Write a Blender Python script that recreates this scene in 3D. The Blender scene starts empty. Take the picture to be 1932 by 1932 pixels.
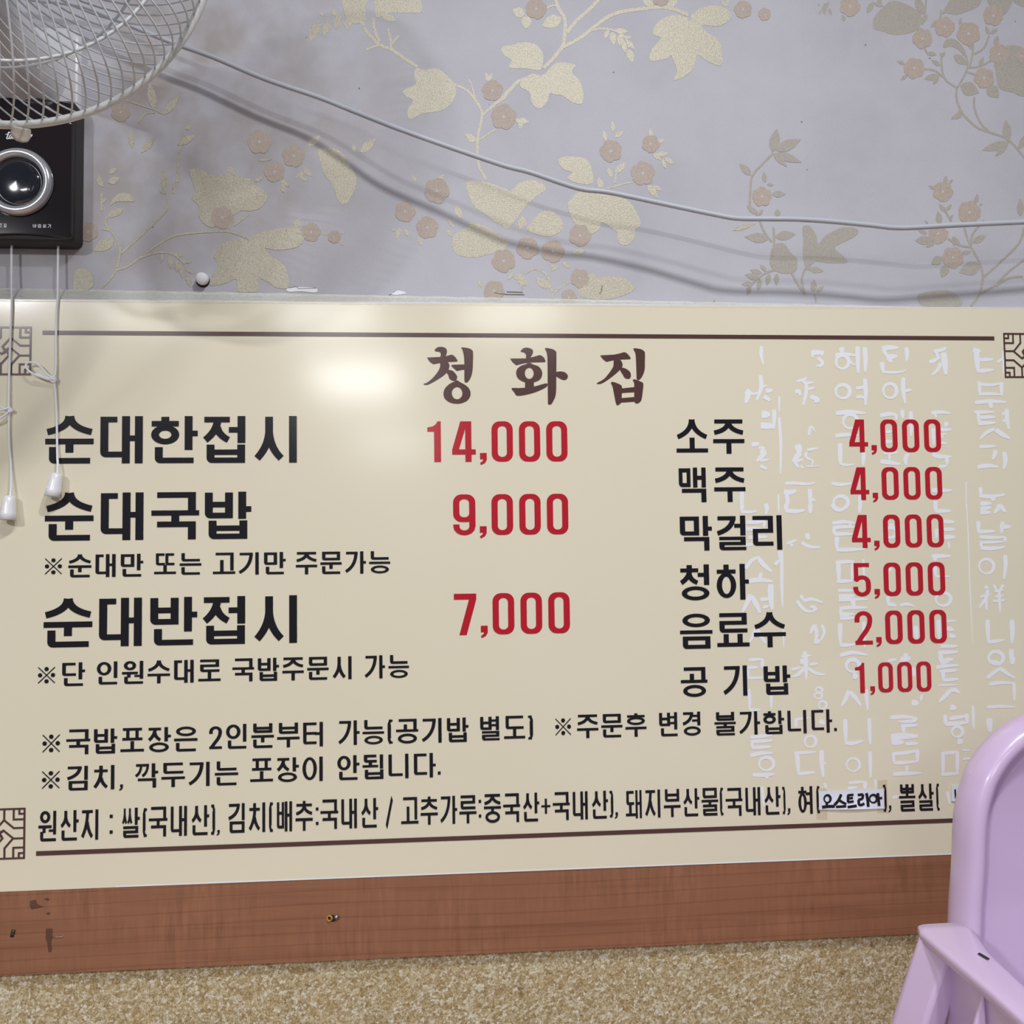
import bpy, bmesh, math, random
from mathutils import Vector, Matrix, noise
random.seed(7)
PI = math.pi
SC = bpy.context.scene
COL = SC.collection

# ------------------------------------------------------------------ camera
FPX = 1830.0                       # focal length in pixels of the 1932 px frame
CAM_D, CAM_H = 1.22, 1.10          # camera distance to the wall (wall is y = 0) and height
RX = Vector((0.9966506, -0.00879119, 0.08130379))     # world X in camera axes (right, down, forward)
RY = Vector((-0.08073773, 0.05227294, 0.99536373))    # world Y
RZ = Vector((-0.01300042, -0.99859414, 0.05138808))   # world Z
cam_data = bpy.data.cameras.new('camera')
cam = bpy.data.objects.new('camera', cam_data)
COL.objects.link(cam)
cam_data.sensor_fit = 'HORIZONTAL'
cam_data.sensor_width = 36.0
cam_data.lens = 36.0 * FPX / 1932.0
cam_data.clip_start = 0.02
right = Vector((RX.x, RY.x, RZ.x))
down = Vector((RX.y, RY.y, RZ.y))
fwd = Vector((RX.z, RY.z, RZ.z))
m = Matrix((right, -down, -fwd)).transposed().to_4x4()
m.translation = Vector((0, -CAM_D, CAM_H))
cam.matrix_world = m
SC.camera = cam

# ------------------------------------------------------------------ world, lights, exposure
SC.view_settings.view_transform = 'Standard'
SC.view_settings.look = 'None'
SC.view_settings.gamma = 1.0
SC.view_settings.use_curve_mapping = False
SC.view_settings.exposure = 0.42
w = bpy.data.worlds.new('room_ambient')
SC.world = w
w.use_nodes = True
w.node_tree.nodes['Background'].inputs[0].default_value = (0.80, 0.86, 1.0, 1)
w.node_tree.nodes['Background'].inputs[1].default_value = 0.11


def ceiling_lamp(x, y, z, sx, sy, power, col=(0.98, 0.98, 1.0)):
    d = bpy.data.lights.new('ceiling_lamp', 'AREA')
    d.shape = 'RECTANGLE'
    d.size, d.size_y = sx, sy
    d.energy = power
    d.color = col
    o = bpy.data.objects.new('ceiling_lamp', d)
    o.location = (x, y, z)
    COL.objects.link(o)
    return o


# LED panels on the ceiling of the room, seen only by their light, their shadows and their reflections in the sign
ceiling_lamp(0.38, -1.15, 2.45, 0.12, 0.12, 14)
ceiling_lamp(0.00, -1.45, 2.45, 0.12, 0.12, 5.5)
ceiling_lamp(-1.90, -3.20, 2.45, 0.16, 0.16, 72)
ceiling_lamp(-1.44, -3.74, 2.42, 0.50, 0.50, 11)
ceiling_lamp(-0.55, -3.92, 2.42, 0.50, 0.50, 11)
ceiling_lamp(0.43, -3.92, 2.42, 0.50, 0.50, 8)
ceiling_lamp(-0.53, -5.78, 2.42, 0.62, 1.00, 40)
ceiling_lamp(-0.47, -9.57, 2.42, 0.80, 1.60, 34)


# ------------------------------------------------------------------ helpers
def W(px, py, d=0.0):
    """point of the plane y = -d that the photograph shows at pixel (px, py)"""
    c = Vector((px - 966.0, py - 966.0, FPX))
    r = Vector((RX.dot(c), RY.dot(c), RZ.dot(c)))
    t = (CAM_D - d) / r.y
    return Vector((r.x * t, -d, CAM_H + r.z * t))


def link(o, parent=None):
    COL.objects.link(o)
    if parent is not None:
        o.parent = parent
    return o


def mesh_obj(name, verts, faces, mats, parent=None, smooth=False, midx=None):
    me = bpy.data.meshes.new(name)
    me.from_pydata([tuple(v) for v in verts], [], faces)
    if not isinstance(mats, (list, tuple)):
        mats = [mats]
    for mm in mats:
        me.materials.append(mm)
    if midx:
        for p, i in zip(me.polygons, midx):
            p.material_index = i
    if smooth:
        for p in me.polygons:
            p.use_smooth = True
    me.update()
    o = bpy.data.objects.new(name, me)
    link(o, parent)
    if parent is not None and parent.type == 'EMPTY':
        # things are empties without rotation: parts keep world coordinates
        o.matrix_parent_inverse = Matrix.Translation(-Vector(parent.location))
    return o


def thing(name, label, cat, loc, group=None):
    o = bpy.data.objects.new(name, None)
    o.empty_display_size = 0.05
    o.location = loc
    link(o)
    return tag(o, label, cat, group)


def tag(o, label, cat, group=None):
    o['label'] = label
    o['category'] = cat
    if group:
        o['group'] = group
    return o


class MB:
    """collects geometry of one mesh"""
    def __init__(self):
        self.v, self.f, self.i = [], [], []

    def add(self, verts, faces, mi=0):
        b = len(self.v)
        self.v += [Vector(p) for p in verts]
        self.f += [tuple(b + k for k in f) for f in faces]
        self.i += [mi] * len(faces)

    def tube(self, pts, r, seg=8, closed=False, caps=True, mi=0):
        pts = [Vector(p) for p in pts]
        n = len(pts)
        rs = r if isinstance(r, (list, tuple)) else [r] * n
        rings = []
        nrm = None
        for k in range(n):
            if closed:
                t = pts[(k + 1) % n] - pts[k - 1]
            else:
                t = pts[min(k + 1, n - 1)] - pts[max(k - 1, 0)]
            t.normalize()
            if nrm is None:
                a = Vector((0, 0, 1)) if abs(t.z) < 0.9 else Vector((1, 0, 0))
                nrm = t.cross(a).normalized()
            else:
                nrm = (nrm - t * nrm.dot(t)).normalized()
            bn = t.cross(nrm)
            rings.append([pts[k] + rs[k] * (math.cos(2 * PI * s / seg) * nrm + math.sin(2 * PI * s / seg) * bn) for s in range(seg)])
        vs = [p for ring in rings for p in ring]
        fs = []
        last = n if closed else n - 1
        for k in range(last):
            k2 = (k + 1) % n
            for s in range(seg):
                s2 = (s + 1) % seg
                fs.append((k * seg + s, k * seg + s2, k2 * seg + s2, k2 * seg + s))
        if caps and not closed:
            fs.append(tuple(range(seg)))
            fs.append(tuple((n - 1) * seg + s for s in range(seg - 1, -1, -1)))
        self.add(vs, fs, mi)

    def lathe(self, prof, org, ax, seg=40, mi=0):
        """prof = [(radius, height along ax)]"""
        ax = Vector(ax).normalized()
        a = Vector((1, 0, 0)) if abs(ax.x) < 0.9 else Vector((0, 0, 1))
        u = ax.cross(a).normalized()
        v = ax.cross(u)
        org = Vector(org)
        vs = []
        for r, h in prof:
            for s in range(seg):
                t = 2 * PI * s / seg
                vs.append(org + ax * h + r * (math.cos(t) * u + math.sin(t) * v))
        fs = []
        for k in range(len(prof) - 1):
            for s in range(seg):
                s2 = (s + 1) % seg
                fs.append((k * seg + s, k * seg + s2, (k + 1) * seg + s2, (k + 1) * seg + s))
        self.add(vs, fs, mi)

    def loft(self, rings, closed=True, cap0=False, cap1=False, mi=0):
        n = len(rings[0])
        vs = [p for r in rings for p in r]
        fs = []
        for k in range(len(rings) - 1):
            for s in range(n if closed else n - 1):
                s2 = (s + 1) % n
                fs.append((k * n + s, k * n + s2, (k + 1) * n + s2, (k + 1) * n + s))
        if cap0:
            fs.append(tuple(range(n - 1, -1, -1)))
        if cap1:
            fs.append(tuple((len(rings) - 1) * n + s for s in range(n)))
        self.add(vs, fs, mi)

    def build(self, name, mats, parent=None, smooth=False):
        return mesh_obj(name, self.v, self.f, mats, parent, smooth, self.i)


def smooth_angle(o, ang=35):
    """soft shading with sharp edges kept"""
    me = o.data
    for p in me.polygons:
        p.use_smooth = True
    bm = bmesh.new()
    bm.from_mesh(me)
    bmesh.ops.recalc_face_normals(bm, faces=bm.faces)
    for e in bm.edges:
        if len(e.link_faces) == 2 and e.calc_face_angle(0) > math.radians(ang):
            e.smooth = False
    bm.to_mesh(me)
    bm.free()
    return o


def bevel_obj(o, w, seg=3, ang=30):
    md = o.modifiers.new('bevel', 'BEVEL')
    md.width = w
    md.segments = seg
    md.limit_method = 'ANGLE'
    md.angle_limit = math.radians(ang)
    return o


def catmull(pts, n=6, closed=False):
    pts = [Vector(p) for p in pts]
    out = []
    N = len(pts)
    rng = N if closed else N - 1
    for i in range(rng):
        p0 = pts[(i - 1) % N] if closed else pts[max(i - 1, 0)]
        p1, p2 = pts[i], pts[(i + 1) % N]
        p3 = pts[(i + 2) % N] if closed else pts[min(i + 2, N - 1)]
        for k in range(n):
            t = k / n
            out.append(0.5 * ((2 * p1) + (p2 - p0) * t + (2 * p0 - 5 * p1 + 4 * p2 - p3) * t * t + (3 * p1 - p0 - 3 * p2 + p3) * t ** 3))
    if not closed:
        out.append(pts[-1])
    return out


# ------------------------------------------------------------------ materials
def mat(name, col, rough=0.5, metal=0.0, spec=0.5, coat=0.0, coat_rough=0.1, alpha=1.0, trans=0.0):
    mm = bpy.data.materials.new(name)
    mm.use_nodes = True
    b = mm.node_tree.nodes['Principled BSDF']
    b.inputs['Base Color'].default_value = (*col, 1)
    b.inputs['Roughness'].default_value = rough
    b.inputs['Metallic'].default_value = metal
    b.inputs['Specular IOR Level'].default_value = spec
    b.inputs['Coat Weight'].default_value = coat
    b.inputs['Coat Roughness'].default_value = coat_rough
    b.inputs['Alpha'].default_value = alpha
    b.inputs['Transmission Weight'].default_value = trans
    return mm


def srgb(r, g, b):
    f = lambda c: (c / 255 / 12.92) if c / 255 <= 0.04045 else ((c / 255 + 0.055) / 1.055) ** 2.4
    return (f(r), f(g), f(b))


def nodes(mm):
    return mm.node_tree.nodes, mm.node_tree.links, mm.node_tree.nodes['Principled BSDF']


def coords(N, L, scale=(1, 1, 1)):
    tc = N.new('ShaderNodeTexCoord')
    mp = N.new('ShaderNodeMapping')
    mp.inputs['Scale'].default_value = scale
    L.new(tc.outputs['Object'], mp.inputs['Vector'])
    return mp.outputs['Vector']


def noise_tex(N, L, vec, scale, detail=4, rough=0.55, dist=0.0):
    t = N.new('ShaderNodeTexNoise')
    t.inputs['Scale'].default_value = scale
    t.inputs['Detail'].default_value = detail
    t.inputs['Roughness'].default_value = rough
    t.inputs['Distortion'].default_value = dist
    L.new(vec, t.inputs['Vector'])
    return t.outputs['Fac']


def ramp(N, L, fac, stops):
    r = N.new('ShaderNodeValToRGB')
    e = r.color_ramp.elements
    while len(e) > 1:
        e.remove(e[-1])
    e[0].position, e[0].color = stops[0][0], (*stops[0][1], 1)
    for p, c in stops[1:]:
        q = e.new(p)
        q.color = (*c, 1)
    L.new(fac, r.inputs['Fac'])
    return r.outputs['Color']


def mixc(N, L, fac, a, b, mode='MIX'):
    x = N.new('ShaderNodeMix')
    x.data_type = 'RGBA'
    x.blend_type = mode
    if isinstance(fac, float):
        x.inputs[0].default_value = fac
    else:
        L.new(fac, x.inputs[0])
    for s, v in ((6, a), (7, b)):
        if isinstance(v, tuple):
            x.inputs[s].default_value = (*v, 1)
        else:
            L.new(v, x.inputs[s])
    return x.outputs[2]


def bump(N, L, b, h, strength, dist=0.001):
    n = N.new('ShaderNodeBump')
    n.inputs['Strength'].default_value = strength
    n.inputs['Distance'].default_value = dist
    L.new(h, n.inputs['Height'])
    L.new(n.outputs['Normal'], b.inputs['Normal'])


def m_wallpaper():
    mm = mat('wallpaper_ground', (0.5, 0.5, 0.5), 0.6, spec=0.3)
    N, L, b = nodes(mm)
    v = coords(N, L)
    big = noise_tex(N, L, v, 6, 4, 0.6)
    c = ramp(N, L, big, [(0.3, srgb(181, 180, 187)), (0.5, srgb(189, 188, 195)), (0.7, srgb(194, 194, 202))])
    fine = noise_tex(N, L, v, 900, 2, 0.5)
    c2 = mixc(N, L, 0.10, c, ramp(N, L, fine, [(0.3, (0.3, 0.3, 0.3)), (0.7, (0.95, 0.95, 0.95))]), 'OVERLAY')
    # flecks of dirt
    vo = N.new('ShaderNodeTexVoronoi')
    vo.inputs['Scale'].default_value = 24
    L.new(v, vo.inputs['Vector'])
    sp = ramp(N, L, vo.outputs['Distance'], [(0.0, (1, 1, 1)), (0.022, (1, 1, 1)), (0.034, (0, 0, 0))])
    c3 = mixc(N, L, sp, c2, srgb(120, 112, 108))
    # brown dust blown against the paper round the fan
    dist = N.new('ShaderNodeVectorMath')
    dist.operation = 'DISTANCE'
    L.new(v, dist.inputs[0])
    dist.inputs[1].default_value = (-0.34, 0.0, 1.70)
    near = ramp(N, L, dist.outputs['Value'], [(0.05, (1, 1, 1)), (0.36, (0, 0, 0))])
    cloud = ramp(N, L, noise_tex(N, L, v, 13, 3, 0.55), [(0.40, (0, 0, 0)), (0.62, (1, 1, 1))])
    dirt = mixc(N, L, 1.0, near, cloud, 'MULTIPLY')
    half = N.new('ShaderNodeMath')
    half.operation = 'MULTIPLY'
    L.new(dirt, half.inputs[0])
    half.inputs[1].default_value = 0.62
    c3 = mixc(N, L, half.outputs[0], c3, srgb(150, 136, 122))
    L.new(c3, b.inputs['Base Color'])
    bump(N, L, b, fine, 0.25, 0.0006)
    return mm


def m_gold(name, dark, light, metal, rough):
    mm = mat(name, light, rough, metal, 0.4)
    N, L, b = nodes(mm)
    v = coords(N, L)
    n = noise_tex(N, L, v, 560, 3, 0.7)
    L.new(ramp(N, L, n, [(0.36, dark), (0.52, light), (0.68, tuple(min(1, x * 1.12) for x in light))]), b.inputs['Base Color'])
    bump(N, L, b, n, 0.5, 0.0008)
    return mm


def m_speckle():
    mm = mat('pebbled_wallpaper', (0.5, 0.4, 0.2), 0.65, spec=0.3)
    N, L, b = nodes(mm)
    v = coords(N, L)
    vo = N.new('ShaderNodeTexVoronoi')
    vo.inputs['Scale'].default_value = 270
    n0 = noise_tex(N, L, v, 160, 3, 0.6)
    add = N.new('ShaderNodeVectorMath')
    add.operation = 'MULTIPLY_ADD'
    cmb = N.new('ShaderNodeCombineXYZ')
    for k in range(3):
        L.new(n0, cmb.inputs[k])
    L.new(cmb.outputs[0], add.inputs[0])
    add.inputs[1].default_value = (0.012, 0.012, 0.012)
    L.new(v, add.inputs[2])
    L.new(add.outputs[0], vo.inputs['Vector'])
    sep = N.new('ShaderNodeSeparateColor')
    L.new(vo.outputs['Color'], sep.inputs[0])
    flakes = ramp(N, L, sep.outputs[0], [(0.0, srgb(170, 150, 112)), (0.35, srgb(196, 180, 144)), (0.65, srgb(212, 200, 170)), (1.0, srgb(238, 233, 218))])
    edge = noise_tex(N, L, v, 380, 4, 0.8)
    c1 = mixc(N, L, 0.75, flakes, ramp(N, L, edge, [(0.38, srgb(104, 84, 50)), (0.5, (0.5, 0.5, 0.48)), (0.60, (0.66, 0.66, 0.65))]), 'OVERLAY')
    ve = N.new('ShaderNodeTexVoronoi')
    ve.feature = 'DISTANCE_TO_EDGE'
    ve.inputs['Scale'].default_value = 270
    L.new(add.outputs[0], ve.inputs['Vector'])
    c1 = mixc(N, L, ramp(N, L, ve.outputs['Distance'], [(0.0, (0.6, 0.6, 0.6)), (0.10, (0, 0, 0))]), c1, srgb(128, 106, 68))
    blot = noise_tex(N, L, v, 62, 3, 0.65)
    c2 = mixc(N, L, ramp(N, L, blot, [(0.30, (0.75, 0.75, 0.75)), (0.40, (0, 0, 0))]), c1, srgb(120, 88, 40))
    tint = noise_tex(N, L, v, 18, 2, 0.5)
    c3 = mixc(N, L, ramp(N, L, tint, [(0.4, (0, 0, 0)), (0.7, (0.2, 0.2, 0.2))]), c2, srgb(190, 150, 85))
    L.new(c3, b.inputs['Base Color'])
    bump(N, L, b, edge, 0.7, 0.0015)
    return mm


def m_wood():
    mm = mat('wood_laminate', (0.3, 0.12, 0.06), 0.42, spec=0.4)
    N, L, b = nodes(mm)
    v = coords(N, L, (1.1, 1, 26))
    g = noise_tex(N, L, v, 2.2, 5, 0.6, 0.6)
    base = ramp(N, L, g, [(0.30, srgb(136, 91, 66)), (0.45, srgb(147, 101, 75)), (0.6, srgb(151, 104, 78)), (0.75, srgb(139, 95, 71))])
    v2 = coords(N, L, (1.5, 1, 14))
    wv = N.new('ShaderNodeTexWave')
    wv.wave_type = 'BANDS'
    wv.bands_direction = 'Z'
    wv.inputs['Scale'].default_value = 1.5
    wv.inputs['Distortion'].default_value = 9.0
    wv.inputs['Detail'].default_value = 2
    wv.inputs['Detail Scale'].default_value = 0.35
    L.new(v2, wv.inputs['Vector'])
    lines = ramp(N, L, wv.outputs['Fac'], [(0.0, (0.32, 0.32, 0.32)), (0.05, (0, 0, 0)), (1.0, (0, 0, 0))])
    c = mixc(N, L, lines, base, srgb(104, 60, 40))
    v3 = coords(N, L, (1, 1, 0.12))
    rip = noise_tex(N, L, v3, 150, 2, 0.6)
    patch = noise_tex(N, L, coords(N, L, (1, 1, 1.6)), 9, 2, 0.5)
    c2 = mixc(N, L, ramp(N, L, patch, [(0.40, (0.05, 0.05, 0.05)), (0.66, (0.5, 0.5, 0.5))]), c,
              mixc(N, L, 0.6, c, ramp(N, L, rip, [(0.35, (0.25, 0.25, 0.25)), (0.65, (0.75, 0.75, 0.75))]), 'OVERLAY'))
    L.new(c2, b.inputs['Base Color'])
    fine = noise_tex(N, L, v3, 500, 2)
    bump(N, L, b, fine, 0.08, 0.0005)
    return mm


def m_sign():
    mm = mat('sign_sheet', srgb(205, 194, 165), 0.13, spec=0.5)
    N, L, b = nodes(mm)
    v = coords(N, L)
    big = noise_tex(N, L, v, 3, 2, 0.5)
    c = ramp(N, L, big, [(0.3, srgb(233, 226, 201)), (0.7, srgb(236, 229, 205))])
    L.new(c, b.inputs['Base Color'])
    h1 = noise_tex(N, L, v, 700, 2, 0.5)
    bump(N, L, b, h1, 0.02, 0.0005)
    return mm


def m_tape():
    mm = mat('clear_tape', srgb(244, 243, 228), 0.15, spec=0.8, alpha=0.5)
    N, L, b = nodes(mm)
    v = coords(N, L, (1, 1, 1.6))
    n = noise_tex(N, L, v, 130, 3, 0.6, 0.8)
    bump(N, L, b, n, 0.8, 0.004)
    return mm


M_WALL = m_wallpaper()
M_GOLD = m_gold('gold_print', srgb(174, 168, 150), srgb(195, 189, 171), 0.15, 0.45)
M_GOLD_SHADED = m_gold('gold_print_shaded', srgb(168, 162, 152), srgb(178, 172, 163), 0.0, 0.55)  # same gold ink, painted darker as where it catches no light
M_FLOWER = m_gold('peach_print', srgb(176, 162, 150), srgb(187, 173, 161), 0.0, 0.55)
M_EYE = mat('flower_centre_print', srgb(194, 193, 196), 0.6)
M_PEEL = mat('torn_paper', srgb(240, 242, 246), 0.7)
M_CRACK = mat('torn_edge', srgb(120, 112, 96), 0.8)
M_SPECK = m_speckle()
M_WOOD = m_wood()
M_SIGN = m_sign()
M_SIGNEDGE = mat('sign_edge_white', srgb(244, 245, 250), 0.4)
M_INK = mat('black_ink', srgb(30, 28, 34), 0.16)
M_RED = mat('red_ink', srgb(190, 32, 48), 0.16)
M_BROWN = mat('brown_ink', srgb(88, 62, 58), 0.16)
M_PALE = mat('pale_print', srgb(245, 247, 253), 0.16)
M_TAPE = m_tape()
M_OLDTAPE = mat('yellowed_tape', srgb(220, 200, 165), 0.3, alpha=0.14)
M_PAPER = mat('white_paper', srgb(230, 236, 250), 0.55)
M_MARKER = mat('marker_ink', srgb(24, 22, 24), 0.5)
M_CORD = mat('grey_cord', srgb(188, 192, 200), 0.45)
M_WHITE = mat('white_plastic', srgb(212, 212, 216), 0.35, coat=0.3)
M_WIRE = mat('white_wire', srgb(208, 213, 217), 0.4)
M_RIM = mat('rim_plastic', srgb(222, 224, 222), 0.4)
M_RIMB = mat('aged_rim_plastic', srgb(214, 206, 190), 0.45)
M_BLACK = mat('matte_black_plastic', srgb(44, 40, 42), 0.5)
M_GLOSS = mat('gloss_black_plastic', srgb(32, 23, 25), 0.05, coat=0.5, coat_rough=0.03)
M_DIAL = mat('dial_black', srgb(30, 32, 44), 0.1, coat=1.0, coat_rough=0.03)
M_CHROME = mat('chrome', srgb(214, 214, 218), 0.22, 0.55)
M_LABEL = mat('white_label_ink', srgb(245, 245, 250), 0.5)
M_STRING = mat('white_string', srgb(244, 246, 250), 0.6)
M_BELL = mat('white_bell_plastic', srgb(244, 246, 250), 0.25, coat=0.6)
M_CLIP = mat('clear_clip', srgb(222, 214, 200), 0.3, alpha=0.8)
M_BLADE = mat('blade_plastic', srgb(190, 194, 206), 0.3, alpha=0.5)
M_PINK = mat('pink_plastic', srgb(210, 186, 220), 0.30, spec=0.5, coat=0.35, coat_rough=0.08)
M_DARK = mat('dark_hole', srgb(34, 28, 26), 0.8)
M_STEEL = mat('steel', srgb(170, 168, 166), 0.35, 0.9)
M_STAIN = mat('dark_stain', srgb(92, 64, 56), 0.5, alpha=0.5)
M_FLOOR = mat('floor_vinyl', srgb(150, 120, 92), 0.5)


ELEM = [0]      # running number of the printed shape being drawn


# ------------------------------------------------------------------ flat print (letters, ornaments, wallpaper pattern)
class Flat:
    """polygons on a plane y = const, stored as (x, z)"""
    def __init__(self):
        self.p, self.i, self.e = [], [], []

    def poly(self, pts, mi=0):
        self.e.append(ELEM[0])
        self.p.append([(a[0], a[1]) for a in pts])
        self.i.append(mi)

    def build(self, name, y, mats, parent=None, layer=0.0):
        vs, fs = [], []
        for k, pl in enumerate(self.p):
            b = len(vs)
            yy = y - 4e-7 * (k % 700)      # layers of ink, never exactly coplanar
            vs += [(x, yy, z) for x, z in pl]
            fs.append(tuple(range(b, b + len(pl))))
        return mesh_obj(name, vs, fs, mats, parent, False, self.i)


def stroke_polys(pts, width):
    """quads of a line with a width function width(dx, dy, t)"""
    n = len(pts)
    L, R = [], []
    for k in range(n):
        a, b = pts[max(k - 1, 0)], pts[min(k + 1, n - 1)]
        dx, dy = b[0] - a[0], b[1] - a[1]
        l = math.hypot(dx, dy) or 1e-9
        dx, dy = dx / l, dy / l
        hw = width(dx, dy, k / max(n - 1, 1)) / 2
        L.append((pts[k][0] - dy * hw, pts[k][1] + dx * hw))
        R.append((pts[k][0] + dy * hw, pts[k][1] - dx * hw))
    if n == 2:
        return [[L[0], L[1], R[1], R[0]]]
    out = []
    for k in range(n - 1):
        out += [[L[k], L[k + 1], R[k + 1]], [L[k], R[k + 1], R[k]]]
    return out


def bez(a, b, c, n=10):
    out = []
    for k in range(n + 1):
        t = k / n
        out.append(((1 - t) ** 2 * a[0] + 2 * t * (1 - t) * b[0] + t * t * c[0], (1 - t) ** 2 * a[1] + 2 * t * (1 - t) * b[1] + t * t * c[1]))
    return out


# ---- a gothic headline alphabet: every letter is drawn in a unit cell, x right, y down
CHO = 'ㄱㄲㄴㄷㄸㄹㅁㅂㅃㅅㅆㅇㅈㅉㅊㅋㅌㅍㅎ'
JUNG = 'ㅏㅐㅑㅒㅓㅔㅕㅖㅗㅘㅙㅚㅛㅜㅝㅞㅟㅠㅡㅢㅣ'
JONG = ['', 'ㄱ', 'ㄲ', 'ㄳ', 'ㄴ', 'ㄵ', 'ㄶ', 'ㄷ', 'ㄹ', 'ㄺ', 'ㄻ', 'ㄼ', 'ㄽ', 'ㄾ', 'ㄿ', 'ㅀ', 'ㅁ', 'ㅂ', 'ㅄ', 'ㅅ', 'ㅆ', 'ㅇ', 'ㅈ', 'ㅊ', 'ㅋ', 'ㅌ', 'ㅍ', 'ㅎ']


class Glyph:
    def __init__(self, V=0.165, H=0.118):
        self.V, self.H, self.out = V, H, []

    def rect(self, x0, y0, x1, y1):
        self.out.append([(x0, y0), (x1, y0), (x1, y1), (x0, y1)])

    def hb(self, x0, x1, y, h=None):
        self.rect(x0, y, x1, y + (h or self.H))

    def vb(self, x, y0, y1, w=None):
        self.rect(x, y0, x + (w or self.V), y1)

    def st(self, pts, k=1.0, V=None, H=None):
        V, H = (V or self.V) * k, (H or self.H) * k
        self.out += stroke_polys(pts, lambda dx, dy, t: math.hypot(V * dy, H * dx))

    def ring(self, x0, y0, x1, y1, V=None, H=None, n=40):
        V, H = V or self.V, H or self.H
        cx, cy, rx, ry = (x0 + x1) / 2, (y0 + y1) / 2, (x1 - x0) / 2, (y1 - y0) / 2
        pt = lambda t, a, b: (cx + a * math.cos(t), cy + b * math.sin(t))
        for k in range(n):
            t0, t1 = 2 * PI * k / n, 2 * PI * (k + 1) / n
            self.out.append([pt(t0, rx, ry), pt(t1, rx, ry), pt(t1, rx - V, ry - H), pt(t0, rx - V, ry - H)])

    def ell(self, x0, y0, x1, y1, V, H, r=None):
        """L shape with a rounded lower left corner"""
        r = r or min(0.11, (y1 - y0) * 0.45)
        arc = [(x0 + r - r * math.cos(t), y1 - r + r * math.sin(t)) for t in [PI / 2 * k / 6 for k in range(7)]]
        self.out.append([(x0, y0), (x0 + V, y0), (x0 + V, y1 - H), (x1, y1 - H), (x1, y1)] + arc[::-1])

    def cons(self, c, x0, y0, x1, y1, kind='R'):
        """kind R: beside an upright vowel, H: above a flat vowel, J: final"""
        w, h = x1 - x0, y1 - y0
        V, H = min(self.V, w * 0.32), min(self.H, h * 0.34)
        cx = (x0 + x1) / 2
        if c in 'ㄲㄸㅃㅆㅉ':
            s = {'ㄲ': 'ㄱ', 'ㄸ': 'ㄷ', 'ㅃ': 'ㅂ', 'ㅆ': 'ㅅ', 'ㅉ': 'ㅈ'}[c]
            ov = V * 0.72 if c == 'ㅃ' else (-0.02 if c == 'ㄸ' else 0.03)
            hv, self.V = self.V, min(self.V, w * 0.2)
            ov = min(ov, self.V)
            self.cons(s, x0, y0, cx + ov / 2, y1, kind)
            self.cons(s, cx - ov / 2, y0, x1, y1, kind)
            self.V = hv
        elif c == 'ㄱ':
            self.hb(x0 + (0.04 if kind == 'R' else 0.04), x1, y0, H)
            if kind == 'R':
                self.st(bez((x1 - V / 2, y0), (x1 - V / 2, y0 + 0.66 * h), (x0 + 0.03, y1 - 0.05)), 1, V, H * 1.12)
            else:
                self.vb(x1 - V, y0, y1, V)
        elif c == 'ㄴ':
            self.ell(x0, y0, x1, y1, V, H)
        elif c == 'ㄷ':
            self.hb(x0, x1 - (0.02 if kind != 'J' else 0), y0, H)
            self.ell(x0, y0, x1, y1, V, H)
        elif c == 'ㄹ':
            H = min(self.H, h * 0.245)
            ym = y0 + (h - H) / 2
            self.hb(x0, x1, y0, H)
            self.vb(x1 - V, y0, ym + H, V)
            self.hb(x0, x1, ym, H)
            self.ell(x0, ym, x1 + (0.015 if kind != 'R' else 0.0), y1, V, H)
        elif c == 'ㅁ':
            self.ell(x0, y0, x1, y1, V, H)
            self.hb(x0, x1, y0, H)
            self.vb(x1 - V, y0, y1, V)
        elif c == 'ㅂ':
            H = min(self.H, h * 0.29)
            self.ell(x0, y0, x1, y1, V, H)
            self.vb(x1 - V, y0, y1, V)
            self.hb(x0, x1, y0 + h * 0.36 if kind != 'J' else y0 + h * 0.27, H)
        elif c == 'ㅅ':
            if kind == 'R':
                self.st([(cx, y0), (cx, y0 + 0.36 * h)], 1, V, H)
                self.st(bez((cx, y0 + 0.34 * h), (cx - 0.02, y0 + 0.68 * h), (x0 + 0.06, y1 - 0.045)), 1, V, H * 1.05)
                self.st(bez((cx, y0 + 0.36 * h), (cx + 0.03, y0 + 0.72 * h), (x1 - 0.06, y1 - 0.045)), 1, V, H * 1.05)
            else:
                self.st(bez((cx - 0.01, y0), (cx - 0.02, y0 + 0.62 * h), (x0 + 0.02, y1 - 0.05)), 1, V, H * 1.1)
                self.st(bez((cx + 0.01, y0), (cx + 0.02, y0 + 0.62 * h), (x1 - 0.02, y1 - 0.05)), 1, V, H * 1.1)
        elif c == 'ㅇ':
            H = min(self.H, h * 0.26)
            self.ring(x0, y0, x1, y1, V, H)
        elif c in 'ㅈㅊ':
            yb = y0
            if c == 'ㅊ':
                t = h * (0.17 if kind == 'R' else 0.2)
                self.vb(cx - V / 2, y0, y0 + t + 0.01, V)
                yb = y0 + t
                H = min(H, h * 0.2)
            hh = y1 - yb
            self.hb(x0 + 0.03, x1 - 0.03, yb, H)
            if kind == 'R':
                self.st(bez((cx + 0.01, yb + H * 0.5), (cx, yb + 0.55 * hh), (x0 + 0.05, y1 - 0.05)), 1, V, H * 1.05)
                self.st(bez((cx, yb + 0.42 * hh), (cx + 0.04, yb + 0.72 * hh), (x1 - 0.06, y1 - 0.05)), 1, V, H * 1.05)
            else:
                self.st(bez((cx, yb + H * 0.5), (cx - 0.03, yb + 0.72 * hh), (x0 + 0.02, y1 - 0.045)), 1, V, H * 1.1)
                self.st(bez((cx, yb + H * 0.5), (cx + 0.03, yb + 0.72 * hh), (x1 - 0.02, y1 - 0.045)), 1, V, H * 1.1)
        elif c == 'ㅌ':
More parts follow.
